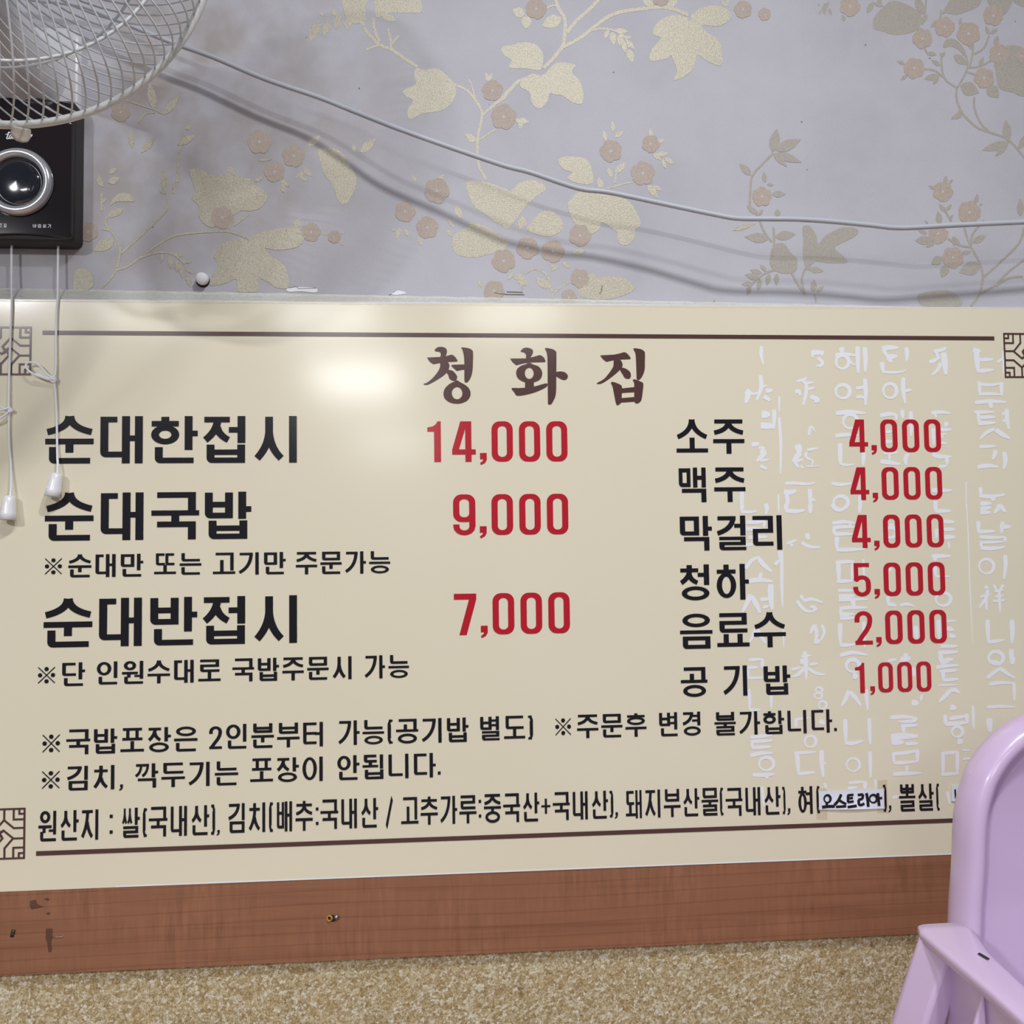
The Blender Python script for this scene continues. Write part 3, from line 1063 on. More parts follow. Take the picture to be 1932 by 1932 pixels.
# torn bits of the paper above the sign
p_leaf(KB, '602,1790 618,1775 655,1770 661,1838 640,1850 612,1848', 4)
p_lens(KB, '612,1845,600,1842 622,1790,610,1850,0.1', 0.5, 5)
p_leaf(KA, '140,1815 200,1805 318,1812 320,1840 230,1832 150,1835', 4)
p_stem(KA, '150,1812 200,1803 215,1815 320,1812', 4, 5)
p_leaf(KA, '790,1845 830,1828 860,1830 888,1845 820,1856', 4)
p_stem(KA, '780,1856 820,1830', 3, 5)
p_stem(KA, '1440,1840 1500,1850 1630,1853/1520,1835 1620,1838', 5, 5)

# ---- the wall: one mesh with its printed paper
wb = MB()
z_split = (SIGN_B + SIGN_T) / 2
wb.add([(XL, 0, 0.66), (XR, 0, 0.66), (XR, 0, 2.6), (XL, 0, 2.6)], [(0, 1, 2, 3)], 0)
wb.add([(XL, 0, 0.0), (XR, 0, 0.0), (XR, 0, 0.66), (XL, 0, 0.66)], [(0, 1, 2, 3)], 6)
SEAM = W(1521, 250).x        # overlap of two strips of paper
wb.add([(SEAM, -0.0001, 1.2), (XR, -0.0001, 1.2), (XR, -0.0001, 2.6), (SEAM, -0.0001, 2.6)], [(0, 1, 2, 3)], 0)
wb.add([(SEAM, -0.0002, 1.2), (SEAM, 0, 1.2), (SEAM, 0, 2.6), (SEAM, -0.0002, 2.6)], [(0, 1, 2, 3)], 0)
order = sorted(range(len(PAT.p)), key=lambda k: (PAT.i[k], PAT.e[k]))
rank, seen = {}, {}
for k in order:
    rank.setdefault((PAT.i[k], PAT.e[k]), len(rank))
for k in order:
    pl, mi = PAT.p[k], PAT.i[k]
    key = (mi, PAT.e[k])
    seen[key] = seen.get(key, 0) + 1
    y = -0.0002 - 0.9e-6 * rank[key] - 2.5e-7 * (seen[key] % 3)
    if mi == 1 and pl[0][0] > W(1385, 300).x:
        mi = 7                     # gold ink out of the glint: its lost shine is put into the colour
    for dx, dz in ((0, 0), (0, 0.5), (1.36, 0), (1.36, 0.5), (-1.36, 0), (-1.36, 0.5)):
        if (dx or dz) and (mi in (4, 5) or max(x for x, z in pl) + dx > XR or min(x for x, z in pl) + dx < XL or max(z for x, z in pl) + dz > 2.58):
            continue
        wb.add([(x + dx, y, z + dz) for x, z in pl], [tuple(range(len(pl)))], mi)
wall = wb.build('wall_back', [M_WALL, M_GOLD, M_FLOWER, M_EYE, M_PEEL, M_CRACK, M_SPECK, M_GOLD_SHADED])
wall['kind'] = 'structure'

fl = MB()
fl.add([(XL, 0, 0), (XR, 0, 0), (XR, -2.6, 0), (XL, -2.6, 0)], [(0, 1, 2, 3)])
o = fl.build('floor', M_FLOOR)
o['kind'] = 'structure'

# ---- wooden rail below the sign
RD = 0.011
rl = MB()
rl.add([(XL, 0, RAIL_B), (XR, 0, RAIL_B), (XR, 0, RAIL_T), (XL, 0, RAIL_T), (XL, -RD, RAIL_B), (XR, -RD, RAIL_B), (XR, -RD, RAIL_T), (XL, -RD, RAIL_T)],
       [(4, 5, 6, 7), (0, 3, 2, 1), (0, 1, 5, 4), (3, 7, 6, 2), (0, 4, 7, 3), (1, 2, 6, 5)], 0)


def stain(s):
    pts = [W(x, y, RD) for x, y in nums(s)]
    rl.add([(p.x, -RD - 0.0002, p.z) for p in pts], [tuple(range(len(pts)))], 1)


KR = lambda x, y: '%.1f,%.1f' % (x / 3.864, 1480 + y / 3.864)
for pl in ([(335, 1050), (385, 1050), (383, 1110), (375, 1160), (382, 1200), (372, 1225), (352, 1222), (345, 1160), (332, 1120)],
           [(218, 850), (262, 838), (270, 870), (300, 885), (325, 890), (290, 900), (230, 912), (216, 890)],
           [(318, 835), (345, 825), (365, 838), (350, 850)], [(335, 940), (355, 928), (370, 940), (352, 955)]):
    stain(' '.join(KR(x, y) for x, y in pl))
rail = rl.build('trim_1', [M_WOOD, M_STAIN])
rail['kind'] = 'structure'

# ================================================================== the menu sign
SY = -0.0115                     # front of the sign board
SX0, SX1 = -0.600, 0.870
sign = thing('menu_sign', 'wide cream printed menu board with black dishes and red prices above the wooden rail', 'sign', (0.135, 0, SIGN_B))
bd = MB()
bd.add([(SX0, -0.002, SIGN_B), (SX1, -0.002, SIGN_B), (SX1, -0.002, SIGN_T), (SX0, -0.002, SIGN_T), (SX0, SY, SIGN_B), (SX1, SY, SIGN_B), (SX1, SY, SIGN_T), (SX0, SY, SIGN_T)],
       [(4, 5, 6, 7)], 0)
bd.add([(SX0, -0.002, SIGN_B), (SX1, -0.002, SIGN_B), (SX1, -0.002, SIGN_T), (SX0, -0.002, SIGN_T), (SX0, SY, SIGN_B), (SX1, SY, SIGN_B), (SX1, SY, SIGN_T), (SX0, SY, SIGN_T)],
       [(0, 3, 2, 1), (0, 1, 5, 4), (3, 7, 6, 2), (0, 4, 7, 3), (1, 2, 6, 5)], 1)
for z in (SIGN_T - 0.0009, SIGN_B + 0.0001):
    x0 = -0.38 if z < 1 else SX0
    bd.add([(x0, SY - 0.0002, z), (SX1, SY - 0.0002, z), (SX1, SY - 0.0002, z + (0.0016 if z < 1 else 0.0009)), (x0, SY - 0.0002, z + (0.0016 if z < 1 else 0.0009))], [(0, 1, 2, 3)], 1)
bd.build('board', [M_SIGN, M_SIGNEDGE], sign)

# pale calligraphy printed under the right half
BR = Flat()
WK = {1: (1380, 640), 2: (1640, 640), 3: (1380, 950), 4: (1640, 950), 5: (1380, 1240), 6: (1640, 1240)}
WS = 6.0357


def brush(k, s, taper=True, flat=None, d=SD, fat=1.0):
    ox, oy = WK[k]
    flat = flat or BR
    for t in s.split('/'):
        q = t.split()
        if not q:
            continue
        if q[0] == 'e':
            cx, cy, rx, ry, wd = [float(a) for a in q[1:6]]
            wd *= fat
            n = 36
            for i in range(n):
                a0, a1 = 2 * PI * i / n, 2 * PI * (i + 1) / n
                pts = []
                for a, inn in ((a0, 0), (a1, 0), (a1, 1), (a0, 1)):
                    ww = wd * (0.85 + 0.25 * math.sin(a + 2.2))
                    pts.append((cx + (rx + ww / 2 - inn * ww) * math.cos(a), cy + (ry + ww / 2 - inn * ww) * math.sin(a)))
                flat.poly([(lambda p: (p.x, p.z))(W(ox + x / WS, oy + y / WS, d)) for x, y in pts])
            continue
        wd = float(q[0]) * fat
        pts = [tuple(float(b) for b in a.split(',')) for a in q[1:]]
        pts = catmull([Vector((a, b, 0)) for a, b in pts], 6)
        if taper:
            f = lambda dx, dy, u: wd * (0.62 + 0.5 * math.sin(PI * min(1, u * 0.8 + 0.18)) - 0.28 * u * u)
        else:
            f = lambda dx, dy, u: wd
        polys = stroke_polys([(p.x, p.y) for p in pts], f)
        for pl in polys:
            flat.poly([(lambda p: (p.x, p.z))(W(ox + x / WS, oy + y / WS, d)) for x, y in pl])


brush(1, '40 345,80 338,150 345,210 365,290/45 330,410 340,480 338,560 310,640 290,700/25 350,545 405,525/70 165,590 190,620 165,730/30 200,610 260,622 330,600/50 395,590 470,580/45 370,650 445,700/80 345,857 440,857/45 485,800 488,900 482,1025/70 335,985 500,990')
brush(1, '22 545,650 545,835/34 545,890 563,1200 558,1540/50 230,1200 320,1190/32 315,1230 385,1240/65 330,1270 370,1300 290,1390/30 330,1385 432,1368/35 330,1440 408,1480')
brush(1, '55 915,150 1050,150/28 922,130 925,212/40 1035,130 1030,190/38 985,210 1035,260 1015,300 962,302/32 745,480 835,455 852,428/35 820,470 845,495 945,493/38 855,500 850,620 818,752/30 865,570 957,552/45 725,600 770,595 785,645/50 900,650 985,690 940,712/30 885,1095 895,1020 920,1000 955,1055')
brush(1, '75 755,1200 780,1300/60 780,1290 700,1400/36 720,1390 822,1370/34 720,1400 772,1465/26 790,1440 822,1472/32 865,1262 985,1240/30 858,1285 848,1330 890,1368 935,1380/20 930,1370 920,1440/14 850,1447 1010,1447/36 612,1642 700,1638 850,1648 957,1635')
brush(1, '60 600,1735 660,1745 745,1722/45 628,1750 640,1850 622,1935/45 892,1705 898,1800 900,1935/30 900,1810 962,1845/55 1255,90 1262,160/45 1185,180 1300,172 1415,182/e 1265 258 72 76 42/20 1335,220 1385,285 1430,288/50 1438,82 1440,230 1445,385/50 1520,90 1527,230 1525,375')
brush(1, 'e 1270 595 80 76 44/45 1520,445 1530,560 1530,640 1530,755/36 1420,555 1490,548 1530,510/34 1420,660 1490,655 1530,690/50 1190,845 1350,828 1525,842/e 1355 935 80 80 40/44 1185,1100 1300,1088 1450,1092/50 1240,1185 1240,1340 1245,1430/28 1240,1420 1320,1432 1405,1422/44 1512,1280 1500,1440/40 1145,1640 1250,1655 1375,1638/e 1247 1860 82 74 44/45 1470,1780 1466,1935/45 122,1735 118,1935/24 390,1870 396,1935/22 535,1765 539,1935')
brush(2, '55 145,105 240,95 335,95/40 160,110 205,200/55 195,205 325,190/46 215,210 262,265/45 425,92 432,170 425,250/50 145,260 160,372/30 150,372 300,378 425,355/e 237 587 76 82 40/45 390,435 388,580 410,735/38 400,590 487,575/46 125,870 230,850 322,862/34 308,860 310,920/45 378,805 382,905/45 475,820 478,960 480,1105/36 190,1050 262,1050/40 190,1165 262,1165/46 165,1290 325,1290/26 230,1310 232,1380/50 130,1390 220,1402 355,1422/48 445,1300 412,1370 428,1435')
brush(2, '44 685,255 740,245 805,200/40 735,140 850,112 872,82/35 768,150 800,230/66 850,150 862,280 875,405/38 815,270 780,350 715,410/42 710,842 800,828 928,842/30 750,850 768,895/55 855,972 905,965/42 815,1030 935,1030/22 815,1080 892,1078/34 815,1110 850,1108/40 730,1010 735,1205/26 815,1180 888,1185/50 720,1305 800,1335 938,1335/40 885,1340 890,1430/35 795,1452 892,1440/50 715,1720 800,1722 945,1722/45 757,1840 758,1935/12 1105,1620 1106,1935')
brush(2, '50 1185,120 1275,140/60 1222,130 1240,370/40 1260,235 1418,228/45 1238,362 1420,348/34 1462,262 1530,215/24 1528,130 1531,400/35 1252,480 1262,642/36 1250,510 1380,520 1528,498/40 1507,488 1510,645/36 1250,627 1380,620 1525,632/45 1205,722 1380,706 1568,718/46 1380,720 1392,785')
brush(2, '40 1200,830 1290,830 1432,828/40 1242,840 1258,972/42 1270,890 1442,885/46 1242,957 1442,950/48 1568,795 1572,920 1592,1028/34 1512,848 1575,850/32 1518,932 1575,920/38 1425,1020 1330,1070 1262,1142/52 1440,1030 1520,1085 1605,1130/40 1255,1222 1440,1218/46 1442,1265 1432,1310 1408,1372/48 1235,1458 1350,1438 1475,1455/50 1538,1285 1552,1380 1535,1480/42 1268,1685 1272,1780/44 1255,1782 1390,1790 1550,1768/55 1405,1790 1416,1842/40 1265,1880 1385,1870/36 1275,1922 1395,1915/60 1490,1880 1490,1932')
brush(3, '45 125,0 118,95/35 110,92 200,98 295,85/45 392,0 405,60 395,122/22 538,0 540,112/46 622,0 625,92/48 620,82 740,88 838,75/46 900,0 898,118/48 1145,5 1195,62 1265,66 1335,0/40 1467,0 1460,112/45 170,215 300,210 385,200/34 382,200 370,280/44 165,290 345,290/44 195,385 300,380 410,378/40 165,472 245,465')
brush(3, '50 860,340 880,412/34 630,458 745,412/34 690,460 680,492/38 800,448 900,492 1020,498/42 1150,226 1280,208 1408,222/36 1350,220 1360,262/44 1155,276 1270,264 1405,270/38 1165,285 1178,352/42 1170,352 1280,346 1385,350/48 1207,378 1200,440 1207,535/44 1195,526 1350,525 1525,518')
brush(3, '42 165,745 230,650 325,608/52 310,625 380,710 465,780/44 340,790 320,862/50 205,860 232,905/52 190,882 320,870 475,888/46 560,538 555,640/36 575,540 575,800 577,1000 582,1185/40 495,700 555,640/50 220,1035 180,1130 125,1242/54 230,1055 290,1160 328,1250/66 450,920 450,1060 465,1212/44 330,1095 445,1085/36 358,1182 432,1168')
brush(3, '50 1215,655 1222,770 1225,892/44 1188,672 1300,664 1405,660/48 1390,675 1375,872/42 1200,886 1395,880/28 1505,635 1512,905/34 1215,990 1405,990/50 1225,1062 1405,1050/38 1225,1102 1390,1092 1560,1090/50 1380,1100 1400,1182/40 1230,1192 1390,1185 1555,1186/34 1245,1205 1250,1305/40 1245,1260 1405,1260/44 1240,1306 1405,1300')
brush(3, '38 748,1105 800,1180 870,1228 958,1220/40 965,1222 940,1180 895,1180/36 788,1045 832,1112/38 828,1112 920,1088 1045,1132/48 1240,1365 1238,1480 1242,1605/40 1235,1612 1330,1612 1435,1600/44 1510,1345 1517,1635/38 942,1385 898,1485/40 950,1378 972,1480 958,1560/58 945,1572 1010,1568/34 1030,1380 1058,1470 1015,1565/40 285,1420 250,1500 205,1585/48 290,1435 340,1510 395,1595/22 592,1405 597,1640')
brush(3, '44 1238,1732 1380,1698 1555,1725/e 1387 1850 74 68 42/44 830,1685 850,1742/30 795,1742 915,1728/56 780,1800 855,1800/22 685,1892 800,1860/26 890,1832 985,1820/44 850,1740 855,1935/32 195,1780 365,1772/40 357,1778 350,1872/30 188,1866 305,1864')
brush(4, '44 755,0 757,92/44 750,86 935,84/42 850,205 975,210/40 850,295 980,295/48 855,385 982,380/72 900,475 922,475/40 772,285 765,402/12 1110,0 1130,400 1150,1000 1165,1300 1182,1605/44 712,600 935,598/44 760,610 742,655/40 752,710 757,832/26 755,830 925,830/30 240,725 240,782/e 250 330 58 58 46/30 228,240 282,240/e 845 1090 84 74 40/40 215,1055 217,1142/44 210,1142 315,1160/34 355,1156 440,1146 515,1172')
brush(4, '48 790,1325 797,1545/26 885,1340 995,1335/48 885,1420 965,1442/48 915,1502 985,1520/40 815,1626 1010,1625/44 785,1700 1015,1690/48 810,1710 832,1832/44 838,1792 965,1770/34 765,1872 900,1850 1015,1840/30 815,1912 1005,1895/56 530,1395 542,1545/60 355,1782 475,1760/30 215,1792 315,1775/46 420,1705 410,1782')
brush(4, '48 1265,0 1395,0/40 1265,60 1385,50/46 1265,102 1385,100/44 1490,28 1428,112/48 1490,18 1555,102/44 1245,200 1246,332/40 1240,322 1440,315/44 1520,205 1508,342/48 1525,265 1615,265/40 1260,380 1405,388 1555,380/34 1545,378 1552,442/30 1260,446 1545,435/34 1275,450 1277,502/44 1270,506 1400,512 1550,495/e 1337 715 84 82 34/44 1548,585 1556,700 1535,865')
brush(4, '38 1315,950 1365,962/28 1265,1062 1385,1038/38 1352,980 1330,1080 1250,1192/28 1335,1090 1336,1215/30 1418,925 1462,1002/30 1532,925 1480,1002/26 1428,1002 1535,985/26 1438,1062 1535,1050/26 1410,1112 1565,1100/32 1480,985 1492,1245/48 1350,1325 1352,1450 1362,1585/40 1355,1582 1545,1553/52 1625,1325 1632,1450 1625,1595/e 1445 1760 84 74 42/52 1620,1660 1626,1835/30 1425,1922 1500,1880 1575,1920')
brush(5, '30 195,35 365,22/40 356,28 350,122/30 185,122 305,118/34 190,140 190,232/30 185,236 375,234/44 835,0 850,110 852,255/34 685,142 800,112/40 830,120 770,190 695,225/30 895,82 985,74/36 868,120 960,180 1065,200/e 1380 95 74 74 38/66 1385,216 1445,216/34 200,365 210,500 205,592/30 205,598 335,600/34 455,435 455,592/44 1340,380 1300,480 1250,562/48 1350,395 1420,470 1475,555/44 1533,365 1540,450 1555,605/e 1000 375 38 30 28/e 990 440 42 34 28/e 1040 545 44 44 28')
brush(5, '48 1298,705 1300,840 1305,965/44 1295,972 1390,980 1500,952/44 1570,695 1575,850 1582,995/30 715,712 895,690/34 740,720 735,805/56 1005,722 1065,760/44 215,912 340,900 465,890/40 225,962 475,950/34 235,970 240,1042/40 235,1032 455,1020/e 900 960 64 64 34/44 215,1122 330,1095 475,1090/e 400 1215 84 74 38/44 245,1342 400,1340 495,1330/40 400,1345 412,1385/34 715,1092 965,1080/48 748,1095 765,1325/40 755,1328 955,1310/52 1028,1060 1030,1200 1048,1365/30 1035,1205 1080,1205')
brush(5, 'e 1388 1225 74 74 30/40 1580,1075 1586,1375/34 1335,1432 1535,1418/44 1527,1420 1520,1505/34 1325,1492 1445,1485/26 1640,1395 1646,1495/30 1058,1435 1092,1515/34 350,1475 370,1705/34 360,60 350,130')
brush(6, '48 808,0 842,65/44 825,62 915,48/34 765,112 900,95 1020,95/38 805,162 1010,150/40 845,165 845,265/40 840,262 1020,250/22 785,320 1010,315/48 925,375 870,440 795,515/44 925,370 990,380 1035,415/56 430,0 452,42/30 215,42 305,20/46 500,118 512,225/66 485,520 565,520/26 600,425 588,505/44 240,690 400,678 545,695/40 540,690 500,726 325,735/40 365,782 555,775/44 390,790 395,862/72 250,912 400,900 560,900/60 255,970 395,970/40 415,986 560,985')
brush(6, '40 270,1100 420,1090 565,1060/34 275,1085 285,1205/44 550,1055 550,1195/40 280,1202 400,1202 565,1185/30 430,1235 430,1325/44 275,1332 440,1325 595,1320/66 925,570 992,580/44 865,655 870,772/48 865,762 1000,755 1135,740/44 1110,645 1120,742/42 915,702 1115,670/e 1005 850 62 58 38/66 1005,960 1072,960/30 1182,555 1192,825/40 840,1085 845,1345/40 835,1096 1025,1080/40 1005,1085 1005,1335/40 825,1336 1025,1325/22 1065,1060 1155,1060/26 1065,1160 1175,1150/38 1345,240 1430,170 1505,130/38 1498,138 1580,190 1665,242/38 1365,312 1500,290 1650,298/34 1650,290 1656,495/36 1345,570 1500,560 1665,570/66 1370,695 1376,855/46 1365,50 1485,60/44 1640,0 1640,82/34 888,1530 922,1675/30 265,1602 345,1580')
# strokes that belong together make one letter
bx = [(min(p[0] for p in pl), max(p[0] for p in pl), min(p[1] for p in pl), max(p[1] for p in pl)) for pl in BR.p]
par = list(range(len(bx)))


def find(i):
    while par[i] != i:
        par[i] = par[par[i]]
        i = par[i]
    return i


GX, GZ = 0.009, 0.0055
for i in range(len(bx)):
    for j in range(i):
        p, q = bx[i], bx[j]
        if p[0] - GX < q[1] and q[0] - GX < p[1] and p[2] - GZ < q[3] and q[2] - GZ < p[3]:
            par[find(i)] = find(j)
groups = {}
for i in range(len(bx)):
    groups.setdefault(find(i), []).append(i)
for ids in groups.values():
    f = Flat()
    for i in ids:
        f.poly(BR.p[i])
    f.build('calligraphy_print', SY - 0.0003, M_PALE, sign)

# rules and corner ornaments
for (xa, ya, xb, yb, h) in ((80, 627.4, 1876, 638.3, 7.6), (68, 1609.6, 1790, 1549, 8.0)):
    a, b = W(xa, ya, SD), W(xb, yb, SD)
    zc = (a.z + b.z) / 2
    x1 = W(1876, 638, SD).x
    hh = h / 1500 / 2
    RU = Flat()
    RU.poly([(a.x, zc - hh), (x1, zc - hh), (x1, zc + hh), (a.x, zc + hh)])
    RU.build('border_line', SY - 0.0007, M_BROWN, sign)


def ornament(cx, cz, half, name='corner_ornament'):
    f = Flat()
    th = lambda dx, dy, t: 0.075
    base = [[(0.19, -1), (0.19, -0.53), (0.56, -0.215), (1, -0.215)], [(0.19, -0.55), (-0.135, -0.165), (0.10, 0.09)],
            [(0.55, -1), (0.55, -0.55), (1, -0.55)], [(0.765, -1), (0.765, -0.765), (1, -0.765)], [(-1, -0.9625), (1, -0.9625)]]
    for q in range(4):
        for pl in base:
            pts = pl
            for _ in range(q):
                pts = [(-y, x) for x, y in pts]
            for k in range(len(pts) - 1):
                a, b = pts[k], pts[k + 1]
                l = math.hypot(b[0] - a[0], b[1] - a[1])
                ex = ((b[0] - a[0]) / l * 0.03, (b[1] - a[1]) / l * 0.03)
                if abs(a[0]) < 0.99 and abs(a[1]) < 0.99:
                    a = (a[0] - ex[0], a[1] - ex[1])
                if abs(b[0]) < 0.99 and abs(b[1]) < 0.99:
                    b = (b[0] + ex[0], b[1] + ex[1])
                for qd in stroke_polys([a, b], th):
                    f.poly([(cx + x * half, cz - y * half) for x, y in qd])
    f.build(name, SY - 0.0007, M_BROWN, sign)


zt0, zt1, zb0, zb1 = W(59, 616, SD).z, W(59, 708, SD).z, W(46.6, 1524.3, SD).z, W(46.6, 1620, SD).z
oh = (zt0 - zt1) / 2
xo0, xo1 = W(59, 660, SD).x, W(1894.3, 672, SD).x
ornament(xo0 - oh, (zt0 + zt1) / 2, oh)
ornament(xo0 - oh, (zb0 + zb1) / 2, oh)
ornament(xo1 + oh, (zt0 + zt1) / 2, oh)
ornament(xo1 + oh, (zb0 + zb1) / 2, oh)

# title, traced brush letters (scale 4.2, origin 780,640)
TI = Flat()
KT = (780, 640, 4.2)


def t_poly(s):
    pts = catmull([Vector((a, b, 0)) for a, b in nums(s)], 3, True)
    TI.poly([P2(KT, p.x, p.y, SD) for p in pts])


def t_sharp(s):
    TI.poly([P2(KT, a, b, SD) for a, b in nums(s)])


def t_ring(s, cx, cy, rx, ry):
    pts = [(p.x, p.y) for p in catmull([Vector((a, b, 0)) for a, b in nums(s)], 4, True)]
    inn = []
    for x, y in pts:
        a = math.atan2((y - cy) / ry, (x - cx) / rx)
        inn.append((cx + rx * math.cos(a), cy + ry * math.sin(a)))
    for k in range(len(pts)):
        k2 = (k + 1) % len(pts)
        TI.poly([P2(KT, q[0], q[1], SD) for q in (pts[k], pts[k2], inn[k2], inn[k])])


t_poly('168,85 185,68 210,60 245,65 262,80 265,105 250,140 215,145 218,115 205,98 180,95')
t_sharp('108,145 215,140 250,137 300,122 318,128 335,145 350,168 345,176 250,180 215,185 158,197 130,178')
t_poly('215,178 262,176 285,205 275,245 240,285 180,325 120,357 90,360 82,352 105,345 150,310 195,255 212,215')
t_poly('262,260 275,243 310,250 335,275 347,300 335,325 310,328 285,310 278,285')
t_poly('380,65 440,72 468,90 473,115 472,180 468,250 455,300 430,338 408,338 404,300 404,200 400,130 390,85')
t_sharp('410,238 385,241 345,250 320,230 300,210 305,202 400,200 412,199')
t_ring('345,325 370,340 410,362 440,390 453,430 440,470 405,497 350,510 290,500 250,470 238,430 250,390 285,355 325,335', 346, 427, 42, 49)
TI.build('title_letter', SY - 0.0007, M_BROWN, sign)
TI = Flat()
t_poly('850,95 870,72 905,67 940,80 948,105 930,140 920,155 893,155 893,125 880,105 858,100')
t_sharp('767,153 890,152 950,140 1000,125 1015,130 1035,145 1048,172 1042,180 920,182 870,190 815,205 785,180')
t_ring('918,185 950,200 990,215 1015,245 1020,280 1005,315 970,335 918,345 870,335 830,310 815,275 820,240 850,212 890,198', 918, 270, 35, 45)
t_sharp('885,330 955,330 953,392 884,392')
t_poly('778,388 830,387 885,384 955,375 1010,360 1050,350 1063,355 1055,375 1000,405 920,432 825,447 800,420')
t_poly('1043,70 1100,78 1128,95 1133,115 1132,260 1130,420 1115,475 1090,515 1068,513 1066,480 1064,300 1062,150 1055,100')
t_poly('1128,262 1170,255 1205,265 1224,290 1215,315 1190,322 1160,310 1128,288')
TI.build('title_letter', SY - 0.0007, M_BROWN, sign)
TI = Flat()
t_sharp('1480,128 1590,122 1630,114 1670,102 1688,108 1705,125 1723,150 1715,157 1620,160 1575,167 1528,178 1500,155')
t_poly('1590,163 1635,160 1657,195 1650,225 1600,275 1540,320 1490,350 1460,353 1457,345 1510,315 1560,255 1585,210')
t_poly('1638,243 1655,225 1695,240 1720,265 1722,300 1705,313 1675,305 1657,275')
t_poly('1745,72 1800,78 1828,95 1835,115 1834,180 1832,240 1815,290 1790,320 1770,315 1768,280 1762,130 1752,95')
t_poly('1565,343 1590,340 1635,358 1652,375 1652,420 1650,470 1648,497 1625,520 1608,515 1595,460 1580,380')
t_poly('1738,325 1755,318 1800,335 1822,355 1815,430 1805,485 1775,508 1755,500 1750,470 1750,350')
t_sharp('1645,390 1755,379 1755,418 1645,425')
t_sharp('1645,467 1757,457 1757,493 1645,501')
TI.build('title_letter', SY - 0.0007, M_BROWN, sign)

# dishes, notes, drinks
IY = SY - 0.0007


def text_line(name, items, marks=(), mt=None):
    f = Flat()
    for it in items:
        word(f, *it)
    for mk in marks:
        sign_mark(f, *mk)
    return f.build(name, IY, mt or M_INK, sign)


text_line('dish_lettering', [('순대한접시', 85.4, 562.5, 784.5, 873.3, 785.6, 874.0)])
text_line('dish_lettering', [('순대국밥', 84.6, 474.1, 929.4, 1019.3, 928.3, 1017.5, 1.10, 0.165, 0.118, 1.0)])
text_line('dish_lettering', [('순대반접시', 82.2, 562.9, 1129.4, 1221.4, 1123.7, 1213.3)])
text_line('note_lettering', [('순대만', 128.8, 270.1, 1046, 1089.6, 1045, 1087.5, 1.13, 0.155, 0.11, 1.0), ('또는', 290.8, 379.9, 1044.3, 1085, 1043, 1084, 1.17, 0.155, 0.11, 1.0),
                             ('고기만', 401.7, 539, 1042.5, 1084.3, 1041.7, 1083.8, 1.14, 0.155, 0.11, 1.0), ('주문가능', 558.2, 736.1, 1041, 1083, 1040, 1082, 1.15, 0.155, 0.11, 1.0)],
          [('※', 84.6, 116.9, 1053.3, 1083.4)])
text_line('note_lettering', [('단', 116.3, 160.3, 1250, 1294.5, 1249.5, 1294, 1.1, 0.155, 0.11, 1.0), ('인원수대로', 181.8, 416.2, 1248, 1293, 1244.3, 1285.3, 1.13, 0.155, 0.11, 1.0),
                             ('국밥주문시', 438.4, 664.4, 1243, 1287, 1237.5, 1280.3, 1.16, 0.155, 0.11, 0.95), ('가능', 687.3, 771.6, 1236.5, 1280, 1235.5, 1279, 1.17, 0.155, 0.11, 1.0)],
          [('※', 71.5, 104, 1258.5, 1289)])
A_ = (1.14, 0.15, 0.108, 1.0)
text_line('note_lettering', [('국밥포장은', 125, 372.6, 1376.8, 1424, 1370, 1417) + A_],
          [('※', 80, 113, 1386, 1419)])
text_line('note_lettering', [('인분부터', 425.6, 613.2, 1366.4, 1413, 1362, 1408) + A_, ('가능', 637.6, 724.6, 1359.6, 1406, 1358, 1404) + A_,
                             ('공기밥', 747.2, 884, 1357, 1404, 1353.3, 1398.8) + A_, ('별도', 905.2, 990.7, 1351.6, 1398, 1350.4, 1394.5) + A_],
          [('(', 731.0, 741.4, 1358, 1402.5), (')', 995.6, 1006, 1350.4, 1394.5)])
f = Flat()
price(f, '2', 418.6, 1370, 1412.8, 394.6, 1370.5, 1413.4)
f.build('note_digit', IY, M_INK, sign)
text_line('note_lettering', [('주문후', 1088.7, 1219.7, 1348, 1392.5, 1346, 1390) + A_, ('변경', 1243, 1325, 1343.8, 1389, 1343, 1388) + A_, ('불가합니다', 1348, 1570, 1342.5, 1386, 1339.5, 1384) + A_],
          [('※', 1047.2, 1077.7, 1355.4, 1386.7), ('.', 1573.8, 1579, 1373.4, 1379)])
text_line('note_lettering', [('김치', 125, 219.4, 1446, 1492, 1443, 1489) + A_, ('깍두기는', 253.8, 449.2, 1441.8, 1487, 1434.8, 1481) + A_, ('포장이', 472, 609.9, 1431.4, 1477, 1427, 1473.7, 1.14, 0.15, 0.108, 0.94),
                             ('안됩니다', 635.6, 822, 1426, 1472, 1420, 1466.6) + A_],
          [('※', 79, 112.6, 1455, 1487.4), (',', 224.8, 231.8, 1480, 1491.5), ('.', 826, 831.4, 1455.5, 1461.3)])
B_ = (1.13, 0.155, 0.10, 1.0)
